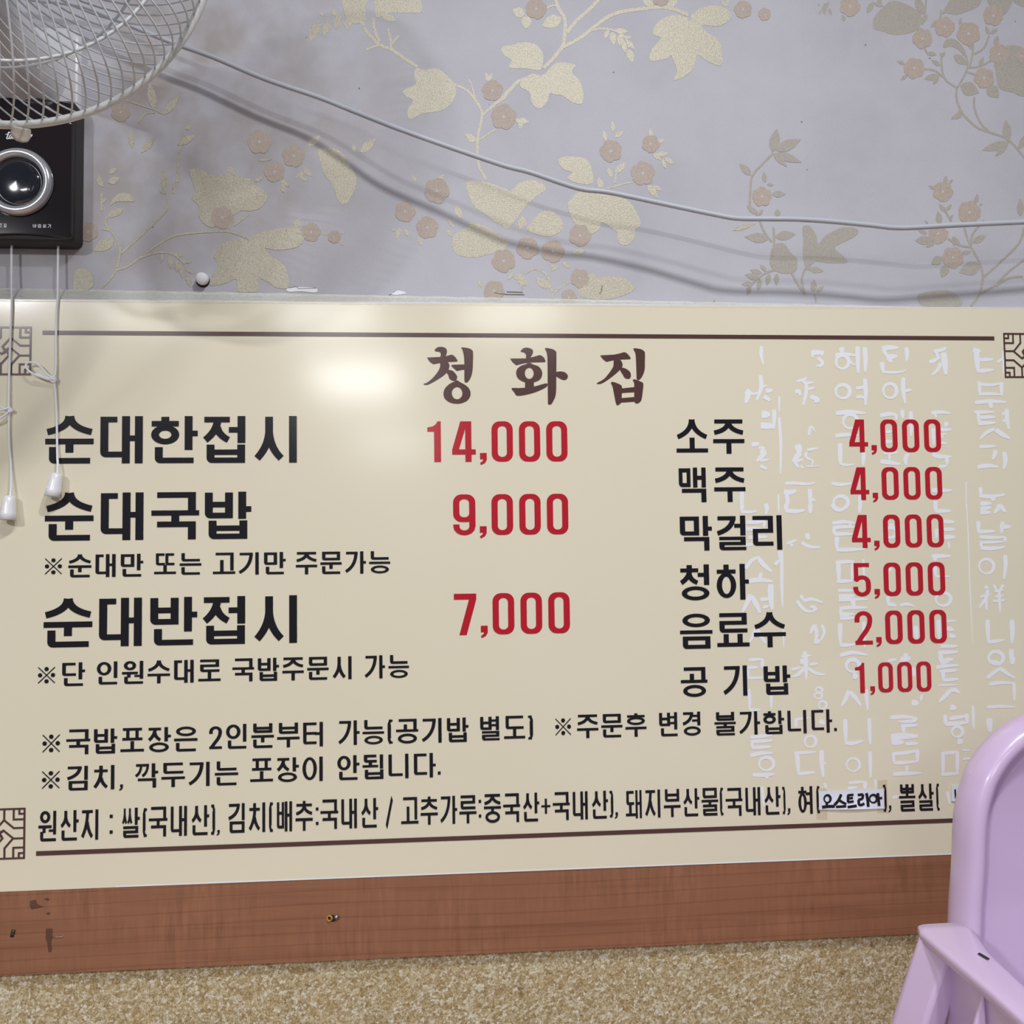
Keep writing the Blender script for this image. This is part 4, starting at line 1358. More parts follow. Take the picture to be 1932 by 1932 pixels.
text_line('origin_lettering', [('원산지', 72.4, 186.3, 1530.8, 1588.8, 1526.7, 1583.4, 1.13, 0.155, 0.10, 0.95), ('쌀', 229, 263.7, 1524.6, 1581.3, 1523.6, 1580) + B_, ('국내산', 280.7, 394.6, 1522.5, 1579.3, 1519, 1575) + B_,
                               ('김치', 429.8, 503, 1516.3, 1573.5, 1513.4, 1568) + B_, ('배추', 520.9, 590, 1512, 1569, 1511, 1567) + B_, ('국내산', 604.5, 713.4, 1509, 1564.8, 1505, 1561) + B_,
                               ('고추가루', 756.8, 898.8, 1504.6, 1556.2, 1499.7, 1554.2) + B_, ('중국산', 913, 1017.4, 1499, 1553.3, 1494.5, 1549) + B_, ('국내산', 1042.9, 1147.2, 1494.5, 1547.5, 1491.6, 1544.6) + B_,
                               ('돼지부산물', 1180.6, 1355, 1489.8, 1543, 1487.6, 1540) + B_, ('국내산', 1369, 1472.7, 1487, 1539, 1483.6, 1537.7) + B_, ('혀', 1505.7, 1532.7, 1483.6, 1536, 1483.4, 1535.6, 1.1, 0.175, 0.10, 0.92)],
          [(':', 207, 212.4, 1537, 1573), ('(', 269.4, 277.2, 1525.4, 1578.4), (')', 398.0, 405.8, 1518.4, 1574.3), (',', 408.5, 414.5, 1566, 1576.4), ('(', 507.4, 515.2, 1514.3, 1569), (':', 595.8, 600.8, 1523.4, 1556.4),
           ('/', 727.5, 741.4, 1506, 1559.8), (':', 903, 908, 1509, 1542.6), ('+', 1021.2, 1038.6, 1507, 1535), (')', 1149.4, 1157.6, 1492.5, 1541.7), (',', 1159.7, 1166, 1532.5, 1544.6), ('(', 1357.6, 1365.4, 1486.6, 1537.7),
           (')', 1475.3, 1482.7, 1485, 1535.5), (',', 1485.3, 1491.3, 1525, 1537.7), ('(', 1539.6, 1547.4, 1483.6, 1533.8), ])
text_line('origin_lettering', [('뽈살', 1696.3, 1761.8, 1479.7, 1530.7, 1478.5, 1530) + B_],
          [(')', 1665.4, 1673.6, 1481, 1531), (',', 1676, 1682, 1519.6, 1533), ('(', 1765.6, 1773.4, 1479, 1528.6)])
D_ = (1.12, 0.16, 0.112, 1.0)
text_line('drink_lettering', [('소주', 1276, 1404.3, 791.7, 856, 791, 856, 1.17, 0.16, 0.115, 1.0)])
text_line('drink_lettering', [('맥주', 1278, 1406.4, 882, 947.4, 882, 947, 1.17, 0.16, 0.115, 1.0)])
text_line('drink_lettering', [('막걸리', 1281.7, 1475, 973.5, 1038.5, 972.3, 1037.5, 1.12, 0.16, 0.115, 0.92)])
text_line('drink_lettering', [('청하', 1280.9, 1413, 1064.8, 1132.5, 1064.2, 1131.5) + D_])
text_line('drink_lettering', [('음료수', 1283, 1482.6, 1157, 1223, 1156, 1222, 1.14, 0.16, 0.112, 1.0)])
for it in (('공', 1284.6, 1334.8, 1259, 1315, 1258.6, 1314.6, 1.1, 0.16, 0.115, 1.0), ('기', 1363.5, 1409.9, 1256, 1313, 1255.6, 1312.6, 1.1, 0.16, 0.115, 0.93), ('밥', 1440, 1491, 1256, 1311, 1255.6, 1310.6, 1.1, 0.16, 0.115, 1.0)):
    text_line('drink_lettering', [it])
for args in (('14,000', 1070.4, 794.7, 871, 806.4, 795, 870.6), ('9,000', 1072, 932, 1008.6, 855, 932.2, 1009), ('7,000', 1075, 1118, 1195.6, 856.6, 1119.5, 1197),
             ('4,000', 1775, 791, 852.6, 1602, 791.6, 853), ('4,000', 1777.4, 881, 942.3, 1604.3, 881.6, 942.8), ('4,000', 1780.3, 970.6, 1032.7, 1607, 971.2, 1033.2),
             ('5,000', 1783, 1061, 1123.6, 1609.3, 1061.6, 1124.4), ('2,000', 1786, 1151.4, 1214.4, 1612.7, 1152, 1215), ('1,000', 1757, 1249, 1305.6, 1613.6, 1249.6, 1306.4)):
    f = Flat()
    price(f, *args)
    f.build('price_lettering', IY, M_RED, sign)


# ---- paper patches stuck over the origin line, tape above the sign
def sheet(name, corners, y, mt, parent=None, th=0.0004):
    f = MB()
    v = [W(px, py, -y) for px, py in corners]
    f.add([(p.x, y, p.z) for p in v] + [(p.x, y + th, p.z) for p in v], [(0, 1, 2, 3), (0, 4, 5, 1), (1, 5, 6, 2), (2, 6, 7, 3), (3, 7, 4, 0), (4, 7, 6, 5)])
    return f.build(name, mt, parent)


PY = SY - 0.0021
st = thing('paper_patch', 'white paper strip with black handwriting stuck over the origin line of the menu', 'sticker', W(1606, 1527, 0.013), 'paper patches on the origin line')
# slightly curled lower edge
f = MB()
n = 14
for k in range(n + 1):
    u = k / n
    t = W(1544.7 + (1667.8 - 1544.7) * u, 1492.6 + (1488.7 - 1492.6) * u, -PY)
    b_ = W(1545.6 + (1668.4 - 1545.6) * u, 1527.7 + (1525.6 - 1527.7) * u, -PY)
    curl = 0.0013 * math.sin(PI * u) ** 1.5
    f.v += [Vector((t.x, PY, t.z)), t.lerp(b_, 0.95), Vector((b_.x, PY - curl, b_.z))]
for k in range(n):
    a = 3 * k
    f.f += [(a, a + 1, a + 4, a + 3), (a + 1, a + 2, a + 5, a + 4)]
    f.i += [0, 0]
f.build('paper', M_PAPER, st, True)
HW = Flat()
brush(5, 'e 1090 1612 36 42 26/28 1082,1650 1086,1695/34 1030,1707 1100,1698 1175,1697/30 1248,1560 1215,1630 1170,1682/28 1225,1625 1262,1650 1305,1672/28 1188,1703 1305,1695/26 1318,1572 1388,1564/26 1322,1608 1382,1600/28 1325,1572 1326,1650/26 1322,1650 1390,1640/30 1320,1706 1425,1690/28 1436,1567 1498,1560/28 1496,1560 1490,1612/28 1492,1610 1442,1622/28 1446,1620 1450,1668 1470,1682 1512,1664/30 1535,1545 1548,1620 1556,1702/e 1612 1610 42 44 26/30 1664,1545 1672,1620 1680,1692/26 1675,1606 1715,1600', False, HW, -PY, 1.05)
HW.build('handwriting', PY - 0.0006, M_MARKER, st)
st2 = thing('paper_patch', 'small white paper patch half hidden behind the pink chair', 'sticker', W(1850, 1513, 0.013), 'paper patches on the origin line')
sheet('paper', ((1795.8, 1512), (1905, 1514), (1905, 1479), (1795.2, 1481)), PY, M_PAPER, st2)
f = Flat()
for pl in ([(1800, 1490), (1803, 1488), (1804, 1505), (1801, 1506)], [(1812, 1489), (1834, 1488), (1834, 1492), (1812, 1493)], [(1812, 1500), (1834, 1499), (1834, 1503), (1812, 1504)]):
    f.poly([(W(a, b, -PY).x, W(a, b, -PY).z) for a, b in pl])
f.build('handwriting', PY - 0.0006, M_MARKER, st2)
t1 = sheet('tape_piece', ((1540, 1545.8), (1561, 1546.5), (1561, 1487), (1542, 1488)), SY - 0.00066, M_OLDTAPE, None, 0.00003)
tag(t1, 'yellowed clear tape at the left end of the handwritten patch', 'tape', 'tape holding the handwritten patch')
t2 = sheet('tape_piece', ((1655, 1534), (1676, 1534), (1674, 1470.5), (1656, 1472)), SY - 0.00066, M_OLDTAPE, None, 0.00003)
tag(t2, 'yellowed clear tape at the right end of the handwritten patch', 'tape', 'tape holding the handwritten patch')

tp = MB()
n = 160
xs = [SX0 + (W(1700, 572).x - SX0) * k / n for k in range(n + 1)]
for k, x in enumerate(xs):
    u = k / n
    top = SIGN_T + 0.0165 * (1 - u) ** 0.9 + 0.003 * u + 0.0010 * noise.noise((x * 45, 0, 0))
    for r in range(5):
        z = SIGN_T - 0.003 + (top - SIGN_T + 0.003) * r / 4
        yy = -0.0025 - 0.0095 * (1 - r / 4) - 0.0016 * abs(noise.noise((x * 130, z * 190, 3))) * (1 if u < 0.35 else 0.35)
        if r == 0:
            yy = SY - 0.0004
        tp.v.append(Vector((x, yy, z)))
for k in range(n):
    for r in range(4):
        a = k * 5 + r
        tp.f.append((a, a + 5, a + 6, a + 1))
        tp.i.append(0)
tag(tp.build('tape_strip', M_TAPE, None, True), 'long crinkled clear tape strip along the top edge of the menu sign', 'tape')

# ---- marks on the wall and the rail
def wall_plug(px, py):
    t = thing('wall_plug', 'small white plug sticking out of the wallpaper just above the sign', 'plug', W(px, py))
    c = W(px, py)
    f = MB()
    f.lathe([(0.0001, 0.012), (0.0058, 0.012), (0.0074, 0.010), (0.0076, 0.0)], c, (0.05, -1, -0.18), 20)
    f.build('plug_head', M_PEEL, t, True)
    f = MB()
    f.lathe([(0.0085, 0.0006), (0.0085, 0.0008), (0.0001, 0.0008)], c + Vector((0, 0, -0.002)), (0, -1, 0), 18)
    f.build('plug_hole', M_DARK, t)


wall_plug(383, 527)
t = thing('anchor_plug', 'broken yellow wall anchor in the middle of the wooden rail', 'anchor', W(628, 1732, RD))
c = W(627, 1732, RD)
f = MB()
pts = []
for k in range(14):
    a = 2 * PI * k / 14
    r = 0.0085 * (0.8 + 0.45 * noise.noise((k * 1.7, 2, 5)))
    pts.append((c.x + r * math.cos(a), -RD - 0.0003, c.z + r * 0.6 * math.sin(a)))
f.add(pts, [tuple(range(14))])
f.build('hole', M_DARK, t)
f = MB()
f.lathe([(0.0036, -0.004), (0.0036, 0.002), (0.0022, 0.002), (0.0022, -0.004)], c + Vector((-0.003, 0, 0)), (-0.3, -1, 0.1), 14)
f.build('sleeve', mat('yellow_plastic', srgb(190, 140, 50), 0.5), t, True)
f = MB()
f.lathe([(0.0001, 0.0032), (0.0026, 0.0028), (0.0030, 0.001), (0.0016, 0.0), (0.0016, -0.006)], c + Vector((0.005, 0, 0.001)), (0.2, -1, 0.2), 14)
f.build('screw', M_STEEL, t, True)
t = thing('screw', 'bent metal screw in a dark hole at the left end of the wooden rail', 'screw', W(24, 1761, RD))
c = W(23.5, 1761, RD)
f = MB()
f.add([(c.x - 0.0028, -RD - 0.0003, c.z - 0.0042), (c.x + 0.0016, -RD - 0.0003, c.z - 0.0046), (c.x + 0.0034, -RD - 0.0003, c.z + 0.0040), (c.x - 0.001, -RD - 0.0003, c.z + 0.0042)], [(0, 1, 2, 3)])
f.build('hole', M_DARK, t)
f = MB()
f.tube([c + Vector((0.0004, 0.004, -0.003)), c + Vector((0.0012, -0.002, 0.0)), c + Vector((0.0020, -0.003, 0.0035))], 0.0011, 8)
f.build('shank', M_STEEL, t, True)
f = MB()
a, b_ = W(96, 1767.5, RD), W(119, 1767, RD)
f.tube([a + Vector((0, 0.003, 0)), a + Vector((0, -0.0010, 0)), b_ + Vector((-0.001, -0.0012, 0)), b_ + Vector((0.0006, 0.002, 0.0006))], 0.0005, 6)
tag(f.build('staple', M_STEEL, None, True), 'thin metal staple across a dark stain on the wooden rail', 'staple')

# ================================================================== cord strung along the wall
cp = [(-260, -70, .005), (-200, -58, .018), (-140, -40, .03), (60, -2, .034), (100, 2, .034), (140, 8, .034), (165, 14, .034), (225, 39, .035), (280, 62, .036), (335, 84, .037), (400, 107, .038), (500, 149, .041), (600, 183, .0445), (670, 211, .052), (752, 243, .063), (850, 278, .067), (950, 312, .073), (1000, 325, .076), (1090, 355, .071),
      (1150, 363, .070), (1250, 384, .071), (1350, 405, .0755), (1392, 412, .0775), (1450, 413, .079), (1500, 413.5, .079), (1560, 417, .079), (1640, 424.5, .079), (1700, 430, .079), (1800, 425, .078), (1932, 419, .076), (2100, 412, .07), (2260, 404, .045), (2380, 399, .008)]
f = MB()
f.tube(catmull([W(a, b, d) for a, b, d in cp], 5), 0.0031, 10)
tag(f.build('electric_cord', M_CORD, None, True), 'pale grey electric cord sagging across the wallpaper from behind the fan', 'cord')


# ================================================================== wall fan
BX = -0.4905                                   # middle of the fan's wall bracket
fan = thing('wall_fan', 'white wire caged wall fan with a black control box and two pull cords', 'fan', (BX, 0, 1.4765))


def rounded_outline(x0, z0, x1, z1, r, n=6, arch=0.0, crown=0.0):
    o = []
    for cx, cz, s in ((x1 - r, z1 - r, 0), (x0 + r, z1 - r, 1), (x0 + r, z0 + r, 2), (x1 - r, z0 + r, 3)):
        for k in range(n + 1):
            t = PI / 2 * (s + k / n)
            o.append([cx + r * math.cos(t), cz + r * math.sin(t)])
        if s == 0 and crown:
            for k in range(1, 12):
                u = k / 12
                o.append([x1 - r + (x0 + r - x1 + r) * u, z1 + crown * math.sin(PI * u)])
        if s == 2 and arch:
            for k in range(1, 12):
                u = k / 12
                o.append([x0 + r + (x1 - x0 - 2 * r) * u, z0 + arch * math.sin(PI * u)])
    return o


def slab(outline, ys, insets, mt, name, parent, bulge=0.0, ang=35):
    """stack of outlines towards the viewer; ys distances from the wall, insets shrink towards the middle"""
    cx = sum(p[0] for p in outline) / len(outline)
    cz = (min(p[1] for p in outline) + max(p[1] for p in outline)) / 2
    hx = max(abs(p[0] - cx) for p in outline)
    hz = max(abs(p[1] - cz) for p in outline)
    f = MB()
    rings = []
    for d, i in zip(ys, insets):
        rings.append([(cx + (x - cx) * (1 - i / hx), -d, cz + (z - cz) * (1 - i / hz)) for x, z in outline])
    if bulge:
        for s in (0.75, 0.5, 0.25, 0.02):
            dd = ys[-1] + bulge * (1 - s * s)
            rings.append([(cx + (x - cx) * s, -dd, cz + (z - cz) * s) for _, (x, z) in enumerate([(q[0], q[2]) for q in rings[len(ys) - 1]])])
    f.loft(rings, True, True, True)
    return smooth_angle(f.build(name, mt, parent), ang)


BZ = W(80, 470, 0).z                          # bottom of the box
slab(rounded_outline(BX - 0.062, BZ, BX + 0.062, 1.668, 0.008), (0.0, 0.024, 0.0275, 0.029), (0.0, 0.0, 0.0012, 0.003), M_BLACK, 'control_box', fan)
# white upper housing
slab(rounded_outline(BX - 0.0615, 1.640, BX + 0.0615, 1.768, 0.014), (0.0, 0.0095, 0.013, 0.0145), (0.0, 0.0, 0.0025, 0.006), M_WHITE, 'upper_housing', fan)
fp = slab(rounded_outline(BX - 0.0602, BZ + 0.003, BX + 0.0602, 1.6645, 0.005, arch=0.004, crown=0.005), (0.026, 0.0305, 0.0325), (0.0, 0.0005, 0.002), M_GLOSS, 'front_panel', fan)
KZ = Vector((W(32, 342, 0.037).x, -0.0335, W(32, 342, 0.037).z))
f = MB()
f.lathe([(0.0412, 0.0), (0.0408, 0.004), (0.0385, 0.0075), (0.0345, 0.008), (0.0310, 0.0062), (0.0300, 0.003), (0.0300, 0.0)], KZ, (0, -1, 0), 64)
kr = smooth_angle(f.build('knob_ring', M_CHROME, fan), 50)
f = MB()
f.lathe([(0.0299, 0.001), (0.0299, 0.003), (0.020, 0.0048), (0.010, 0.0055), (0.0001, 0.0058)], KZ, (0, -1, 0), 48)
f.build('dial', M_DIAL, fan, True)
# little Korean captions and the script mark on the panel
f = Flat()
PD = 0.0328
for tx, xa, xb, ya, yb in (('바람세기', 62.2, 97.0, 423.0, 430.5), ('조절', -1.5, 13.2, 421.8, 429.5)):
    a, b_ = W(xa, ya, PD), W(xb, yb, PD)
    f = Flat()
    n = len(tx)
    U = (b_.x - a.x) / ((n - 1) * 1.28 + 1.0)
    for k, ch in enumerate(tx):
        g = Glyph(0.13, 0.10)
        g.syll(ch)
        for pl in g.out:
            f.poly([(a.x + (k * 1.28 + x) * U, a.z + y * (b_.z - a.z)) for x, y in pl])
    f.build('panel_lettering', -PD - 0.0005, M_LABEL, fan)
f = Flat()


def script(s, wd=14):
    for t in s.split('/'):
        pts = catmull([Vector((a, b, 0)) for a, b in nums(t)], 5)
        for q in stroke_polys([(p.x, p.y) for p in pts], lambda dx, dy, u: wd * (0.55 + 0.75 * abs(dy))):
            f.poly([(lambda p: (p.x, p.z))(W(x / 7.433, 230 + y / 7.433, PD)) for x, y in q])


script('128,140 112,190 98,232 112,240 128,226/80,178 108,172 135,152 150,146/150,180 134,226 148,238 172,205 184,178 172,222 184,238 205,226/355,228 375,200 392,190 386,210 366,222 372,238 392,234 408,220/410,238 400,222 430,190 452,182 440,205 408,236')
f.build('script_mark', -PD - 0.0005, M_LABEL, fan)

# grille, in the fan's own axes
FC = Vector((-0.3869, -0.4041, 1.6967))
yaw, pit = 0.4747, 0.3325
FN = Vector((math.sin(yaw) * math.cos(pit), -math.cos(yaw) * math.cos(pit), -math.sin(pit)))
FU = FN.cross(Vector((0, 0, 1))).normalized()
FV = FU.cross(FN)


def fpt(r, ph, off):
    """ph: angle from straight down, growing to the right of the picture"""
    return FC + r * (math.sin(ph) * -FU + math.cos(ph) * -FV) + off * FN


def hoop(name, r, off, tr, mt, parent=None, n=120):
    q = MB()
    q.tube([fpt(r, 2 * PI * k / n, off) for k in range(n)], tr, 8, True)
    return q.build(name, mt, parent, True)


hoop('outer_ring', 0.2100, 0.0015, 0.0037, M_RIM, fan)
hoop('outer_ring', 0.2105, -0.0050, 0.0034, M_RIMB, fan)
NW = 100
g = MB()
prof = [(0.2075, 0.001), (0.2050, 0.012), (0.2000, 0.027), (0.1920, 0.043), (0.1800, 0.0565), (0.1629, 0.0641), (0.140, 0.070), (0.110, 0.0765), (0.080, 0.081), (0.050, 0.084)]
for k in range(NW):
    a = 2 * PI * (k + 0.35) / NW
    pts = [fpt(r, a + 0.10 * (0.2075 - r) / 0.15, o_) for r, o_ in prof]
    g.tube(catmull(pts, 2), 0.00095, 5, caps=False)
fg = g.build('front_grille', M_WIRE, fan, True)
hoop('hoop', 0.1629, 0.0622, 0.0017, M_WIRE, fg)
q = MB()
q.lathe([(0.058, 0.080), (0.058, 0.0845), (0.05, 0.088), (0.03, 0.090), (0.0001, 0.0905)], FC, FN, 40)
q.build('hub_cap', M_WHITE, fg, True)
g = MB()
prof = [(0.2075, -0.005), (0.2010, -0.020), (0.1900, -0.034), (0.1760, -0.0435), (0.1585, -0.0495), (0.130, -0.056), (0.100, -0.061), (0.065, -0.064)]
for k in range(NW):
    a = 2 * PI * (k + 0.35) / NW
    pts = [fpt(r, a - 0.62 * (0.2075 - r) / 0.15 - 0.03, o_) for r, o_ in prof]
    g.tube(catmull(pts, 2), 0.00092, 5, caps=False)
rg = g.build('rear_grille', M_WIRE, fan, True)
hoop('hoop', 0.1585, -0.0485, 0.0013, M_WIRE, rg)
# clear clip hanging under the ring
q = MB()
c = fpt(0.2185, 0.237, 0.004)
q.loft([[c + (x * -FU) + (z * -FV) + y * FN for x, z in ((-0.0080, -0.006), (0.0080, -0.006), (0.0082, 0.001), (0.0060, 0.0055), (0.0020, 0.0066), (-0.0030, 0.0062), (-0.0062, 0.0040), (-0.0080, 0.001))] for y in (-0.004, 0.0045)], True, True, True)
bevel_obj(smooth_angle(q.build('ring_clip', M_CLIP, fan), 50), 0.0012, 2)
# blades, hub, motor and neck
q = MB()
q.lathe([(0.0001, 0.030), (0.026, 0.028), (0.030, 0.02), (0.030, -0.03), (0.0001, -0.03)], FC, FN, 32)
q.build('blade_hub', M_WHITE, fan, True)
for k in range(3):
    q = MB()
    base = math.radians(82 + 120 * k)
    rows = []
    for i in range(9):
        r = 0.028 + (0.182 - 0.028) * i / 8
        wd = math.radians(40 + 22 * math.sin(PI * i / 8))
        rows.append([fpt(r * (1 - 0.05 * abs(j / 6 - 0.5)), base + wd * (j / 6 - 0.5) + 0.25 * i / 8, 0.012 * (j / 6 - 0.5) * 2 + 0.004 * math.sin(PI * j / 6)) for j in range(7)])
    q.loft(rows, False)
    o = q.build('blade', M_BLADE, fan, True)
    sm = o.modifiers.new('thickness', 'SOLIDIFY')
    sm.thickness = 0.0018
q = MB()
q.lathe([(0.0001, -0.052), (0.050, -0.053), (0.062, -0.062), (0.066, -0.09), (0.063, -0.13), (0.05, -0.152), (0.0001, -0.158)], FC, FN, 40)
q.build('motor_housing', M_WHITE, fan, True)
mc = FC - FN * 0.13
q = MB()
q.tube(catmull([mc, mc + Vector((-0.01, 0.04, -0.01)), Vector((BX + 0.004, -0.13, 1.728)), Vector((BX + 0.002, -0.06, 1.712)), Vector((BX, -0.010, 1.704))], 6), [0.028] * 12 + [0.028 + 0.02 * (i / 12) ** 1.5 for i in range(13)], 24)
q.build('neck', M_WHITE, fan, True)


# pull cords with bells
def pull_cord(pts, loop, bell_top, bell_bot, bd):
    q = MB()
    q.tube(catmull([W(a, b, d) for a, b, d in pts], 6), 0.00145, 8)
    for lp in loop:
        q.tube(catmull([W(a, b, d) for a, b, d in lp], 6), 0.00135, 8)
    o = q.build('pull_cord', M_STRING, fan, True)
    a, b_ = W(*bell_top, bd), W(*bell_bot, bd + 0.001)
    ax = (b_ - a)
    h = ax.length
    q = MB()
    q.lathe([(0.0001, 0.0), (0.0050, 0.0006), (0.0066, 0.003), (0.0074, 0.35 * h), (0.0088, 0.72 * h), (0.0097, h), (0.0090, h), (0.0086, h - 0.004), (0.0001, h - 0.006)], a, ax, 28)
    q.build('cord_bell', M_BELL, o, True)


pull_cord([(110, 458, .012), (109.5, 500, .0125), (109, 560, .0135), (107, 590, .0138), (106, 640, .0138), (106, 690, .014), (104, 711, .015), (103, 722, .0152), (105, 742, .0145), (107, 780, .014), (108, 850, .015), (109, 880, .019), (108, 895, .0212)],
          [[(102, 714, .016), (92, 716, .018), (80, 712, .020), (66, 707, .021), (56, 701, .021), (50, 694, .0205), (49, 688, .020), (53, 684, .020), (62, 684, .020), (72, 688, .0195), (82, 698, .0185), (90, 707, .0175), (98, 711, .0165), (103, 712, .016)],
           [(103, 716, .0165), (94, 714, .018), (82, 711, .019), (72, 706, .0195), (67, 705, .020)],
           [(104, 708, .016), (98, 713, .017), (96, 718, .017), (101, 721, .0165), (106, 717, .016), (104, 711, .015)],
           [(100, 709, .017), (104, 714, .0175), (103, 721, .017)]],
          (107.5, 892), (99, 937), 0.0214)
pull_cord([(22, 458, .012), (22, 500, .0125), (22.5, 560, .0135), (22, 590, .0138), (20, 640, .0138), (18, 690, .014), (17, 740, .0145), (17, 766, .015), (19, 774, .0152), (17, 790, .0145), (18, 840, .014), (21, 880, .0145), (21, 915, .018), (19, 938, .0212)],
          [[(19, 774, .016), (8, 784, .019), (-10, 794, .021), (-26, 790, .0215), (-24, 772, .021), (-10, 766, .0205), (4, 769, .0185), (19, 774, .016)],
           [(18, 770, .0165), (8, 772, .019), (-6, 776, .020)], [(15, 769, .0165), (21, 772, .017), (23, 775, .0165), (18, 777, .016)]],
          (17.5, 935), (14.5, 981), 0.0214)

# ================================================================== pink high chair
CXC = 0.680                                   # middle of the chair
chair = thing('high_chair', 'lavender pink plastic child high chair in front of the sign at the right edge', 'chair', (CXC, -0.47, 0))
left_px = [(1786.5, 1668), (1789.8, 1621), (1790.8, 1583), (1793, 1548), (1797.7, 1516), (1804, 1491), (1815, 1459), (1831, 1431), (1850, 1405.5), (1881.7, 1375.4), (1932, 1347), (1990, 1327)]
BKD = 0.275
lo = [W(a, b - 9, BKD - 0.022) for a, b in left_px]
lo = [Vector((0.503, 0, 0.52)), Vector((0.504, 0, 0.60)), Vector((0.506, 0, 0.68)), Vector((0.513, 0, 0.728))] + [Vector((p.x, 0, p.z)) for p in lo]
lo.append(Vector((CXC, 0, lo[-1].z + 0.0055)))
lo2 = lo + [Vector((2 * CXC - p.x, 0, p.z)) for p in lo[-2::-1]]
out = catmull(lo2, 4)
n = len(out)
inn = []
for k in range(n):
    t = (out[min(k + 1, n - 1)] - out[max(k - 1, 0)]).normalized()
    inn.append(Vector((t.z, 0, -t.x)))        # to the right of travel = inward
prof = [(0.032, -0.034), (0.012, -0.034), (0.005, -0.028), (0.002, -0.016), (0.0035, -0.004), (0.0065, 0.004), (0.0105, 0.0085), (0.0155, 0.0105), (0.0200, 0.0095), (0.0235, 0.006), (0.0260, 0.0005), (0.0285, -0.004), (0.0335, -0.0065)]


def back_y(z, v):
    """the back leans towards the wall a little above the seat"""
    return -BKD - v + 0.02 * min(0, z - 0.75) * 0 + (0.75 - z) * -0.10 * (1 if z < 0.75 else 0)


rows = []
mid = lambda p: Vector((CXC, 0, min(p.z, 0.82)))
for s, v in ((1.0, -0.030), (0.5, -0.032)):
    rows.append([(lambda q: Vector((q.x, back_y(q.z, v), q.z)))((out[k] + inn[k] * 0.03).lerp(mid(out[k]), s)) for k in range(n)])
for u, v in prof:
    rows.append([(lambda q: Vector((q.x, back_y(q.z, v), q.z)))(out[k] + inn[k] * u) for k in range(n)])
for s, v in ((0.15, -0.010), (0.4, -0.016), (0.7, -0.020), (1.0, -0.021)):
    rows.append([(lambda q: Vector((q.x, back_y(q.z, v), q.z)))((out[k] + inn[k] * 0.0335).lerp(mid(out[k]), s)) for k in range(n)])
q = MB()
q.loft(rows, False)
o = q.build('backrest', M_PINK, chair, True)
sd = o.modifiers.new('smooth', 'SUBSURF')
sd.levels = 1
sd.render_levels = 1

# seat
q = MB()
ol = []
for sx, sy, s in ((1, -1, 0), (-1, -1, 1), (-1, 1, 2), (1, 1, 3)):
    for k in range(6):
        t = PI / 2 * (s + k / 5)
        ol.append((CXC + (0.165 - 0.03) * (1 if s in (0, 3) else -1) + 0.03 * math.cos(t), -0.45 + (0.165 - 0.03) * (1 if s in (0, 1) else -1) + 0.03 * math.sin(t)))
q.loft([[(x, y, 0.515) for x, y in ol], [(x, y, 0.535) for x, y in ol], [(CXC + (x - CXC) * 0.95, -0.45 + (y + 0.45) * 0.95, 0.542) for x, y in ol], [(CXC + (x - CXC) * 0.8, -0.45 + (y + 0.45) * 0.8, 0.536) for x, y in ol]], True, True, True)
smooth_angle(q.build('seat', M_PINK, chair), 50)

AT = 0.7590


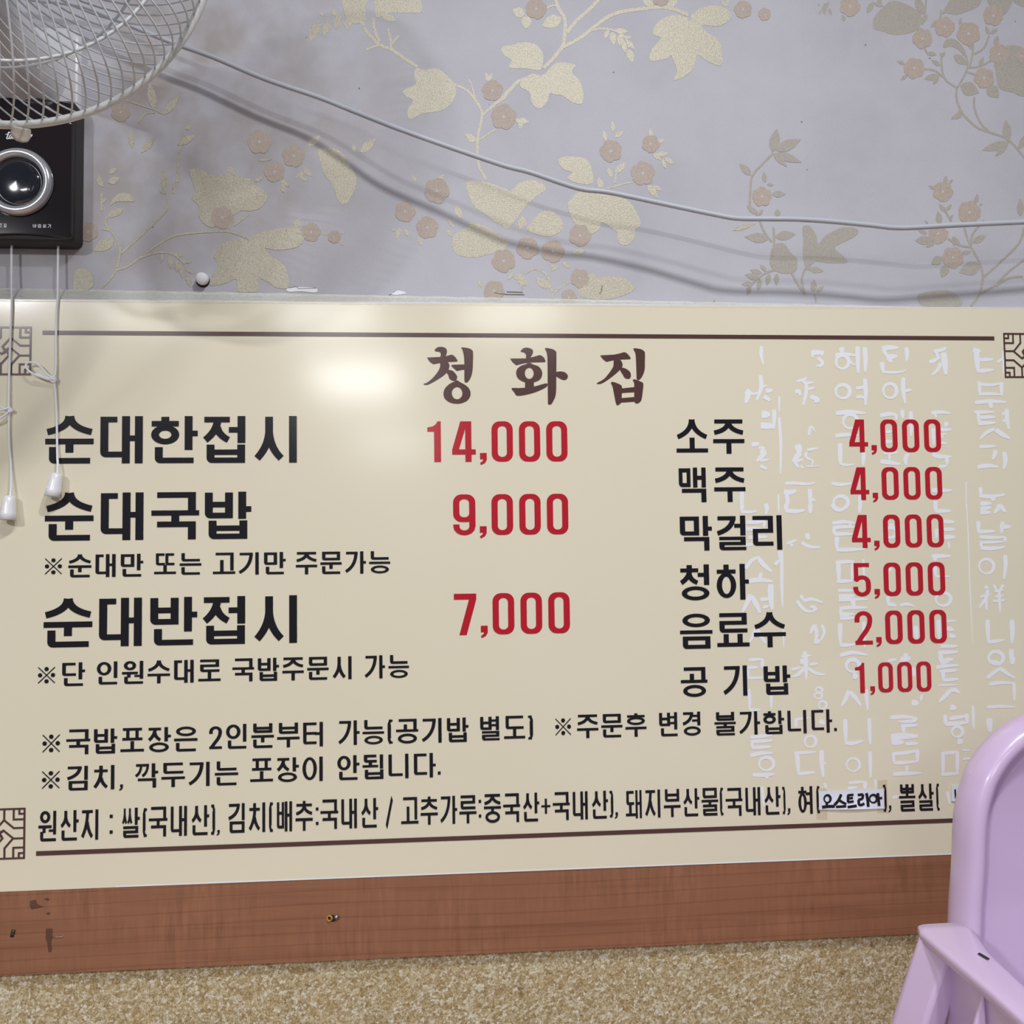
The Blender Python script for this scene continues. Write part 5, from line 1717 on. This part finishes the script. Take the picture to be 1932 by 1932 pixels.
def side(sg):
    """sg = -1 the side near the menu, +1 the far side (mirrored)"""
    mx = lambda x: x if sg < 0 else 2 * CXC - x
    # arm: rounded bar running from the back to the front
    q = MB()
    rings = []
    for y, xo, xi, zt, th in ((-0.326, 0.454, 0.486, AT - 0.004, 0.006), (-0.331, 0.446, 0.492, AT - 0.001, 0.011), (-0.348, 0.4400, 0.492, AT, 0.013), (-0.40, 0.4375, 0.476, AT, 0.013), (-0.47, 0.4335, 0.466, AT, 0.013),
                              (-0.54, 0.4290, 0.460, AT - 0.001, 0.013), (-0.61, 0.425, 0.457, AT - 0.004, 0.013), (-0.635, 0.427, 0.456, AT - 0.010, 0.012), (-0.642, 0.432, 0.452, AT - 0.016, 0.008)):
        xc, hw, zc, hh = (xo + xi) / 2, (xi - xo) / 2, zt - th / 2, th / 2
        ring = []
        for k in range(20):
            t = 2 * PI * k / 20
            c_, s_ = math.cos(t), math.sin(t)
            e = 0.48
            ring.append((mx(xc + hw * math.copysign(abs(c_) ** e, c_)), y, zc + hh * math.copysign(abs(s_) ** e, s_)))
        rings.append(ring)
    q.loft(rings, True, True, True)
    o = smooth_angle(q.build('armrest', M_PINK, chair), 60)
    q = MB()
    za = AT + 0.0006
    pts = [W(1819, 1781, 0.44), W(1825, 1781, 0.44), W(1841, 1795, 0.44), W(1834, 1794, 0.44)]
    ys = [(-0.405, 0.4615), (-0.403, 0.4650), (-0.416, 0.4665), (-0.418, 0.4630)]
    q.add([(mx(x), y, za) for y, x in ys], [(0, 1, 2, 3)])
    q.build('slot', M_DARK, o)
    # legs: tapering posts that splay outwards
    for y0, dy, A in ((-0.345, 0.045, [(0.4405, -0.347), (0.4510, -0.380), (0.476, -0.374), (0.476, -0.338), (0.449, -0.334)]),
                      (-0.60, -0.05, [(0.4275, -0.618), (0.4275, -0.578), (0.455, -0.578), (0.457, -0.625), (0.440, -0.632)])):
        q = MB()
        rings = []
        for z, dx, sp in ((AT - 0.004, 0.0, 0.0), (0.70, -0.020, 0.06), (0.66, -0.033, 0.11), (0.50, -0.075, 0.35), (0.25, -0.120, 0.7), (0.0, -0.150, 1.0)):
            rings.append([(mx(x + dx), y + dy * sp, z) for x, y in A])
        q.loft(rings, True, True, True)
        o = q.build('leg', M_PINK, chair)
        bevel_obj(o, 0.004, 3)
        smooth_angle(o, 40)
    # recessed side panel with an upright rib
    q = MB()
    zt = AT - 0.006
    q.add([(mx(0.456), -0.355, zt), (mx(0.419), -0.60, zt), (mx(0.419), -0.62, 0.48), (mx(0.456), -0.340, 0.48),
           (mx(0.466), -0.355, zt), (mx(0.429), -0.60, zt), (mx(0.429), -0.62, 0.48), (mx(0.466), -0.340, 0.48)],
          [(0, 1, 2, 3), (4, 7, 6, 5), (0, 4, 5, 1), (1, 5, 6, 2), (2, 6, 7, 3), (3, 7, 4, 0)])
    yr = -0.447
    q.add([(mx(0.4420), yr, AT - 0.008), (mx(0.4430), yr, 0.48), (mx(0.345), yr, 0.48), (mx(0.4405), yr - 0.004, AT - 0.008), (mx(0.4390), yr - 0.016, 0.48), (mx(0.345), yr - 0.010, 0.48)],
          [(0, 1, 2), (3, 5, 4), (0, 2, 5, 3), (0, 3, 4, 1), (1, 4, 5, 2)])
    o = q.build('side_panel', M_PINK, chair)
    bevel_obj(o, 0.0015, 2)


side(-1)
side(1)
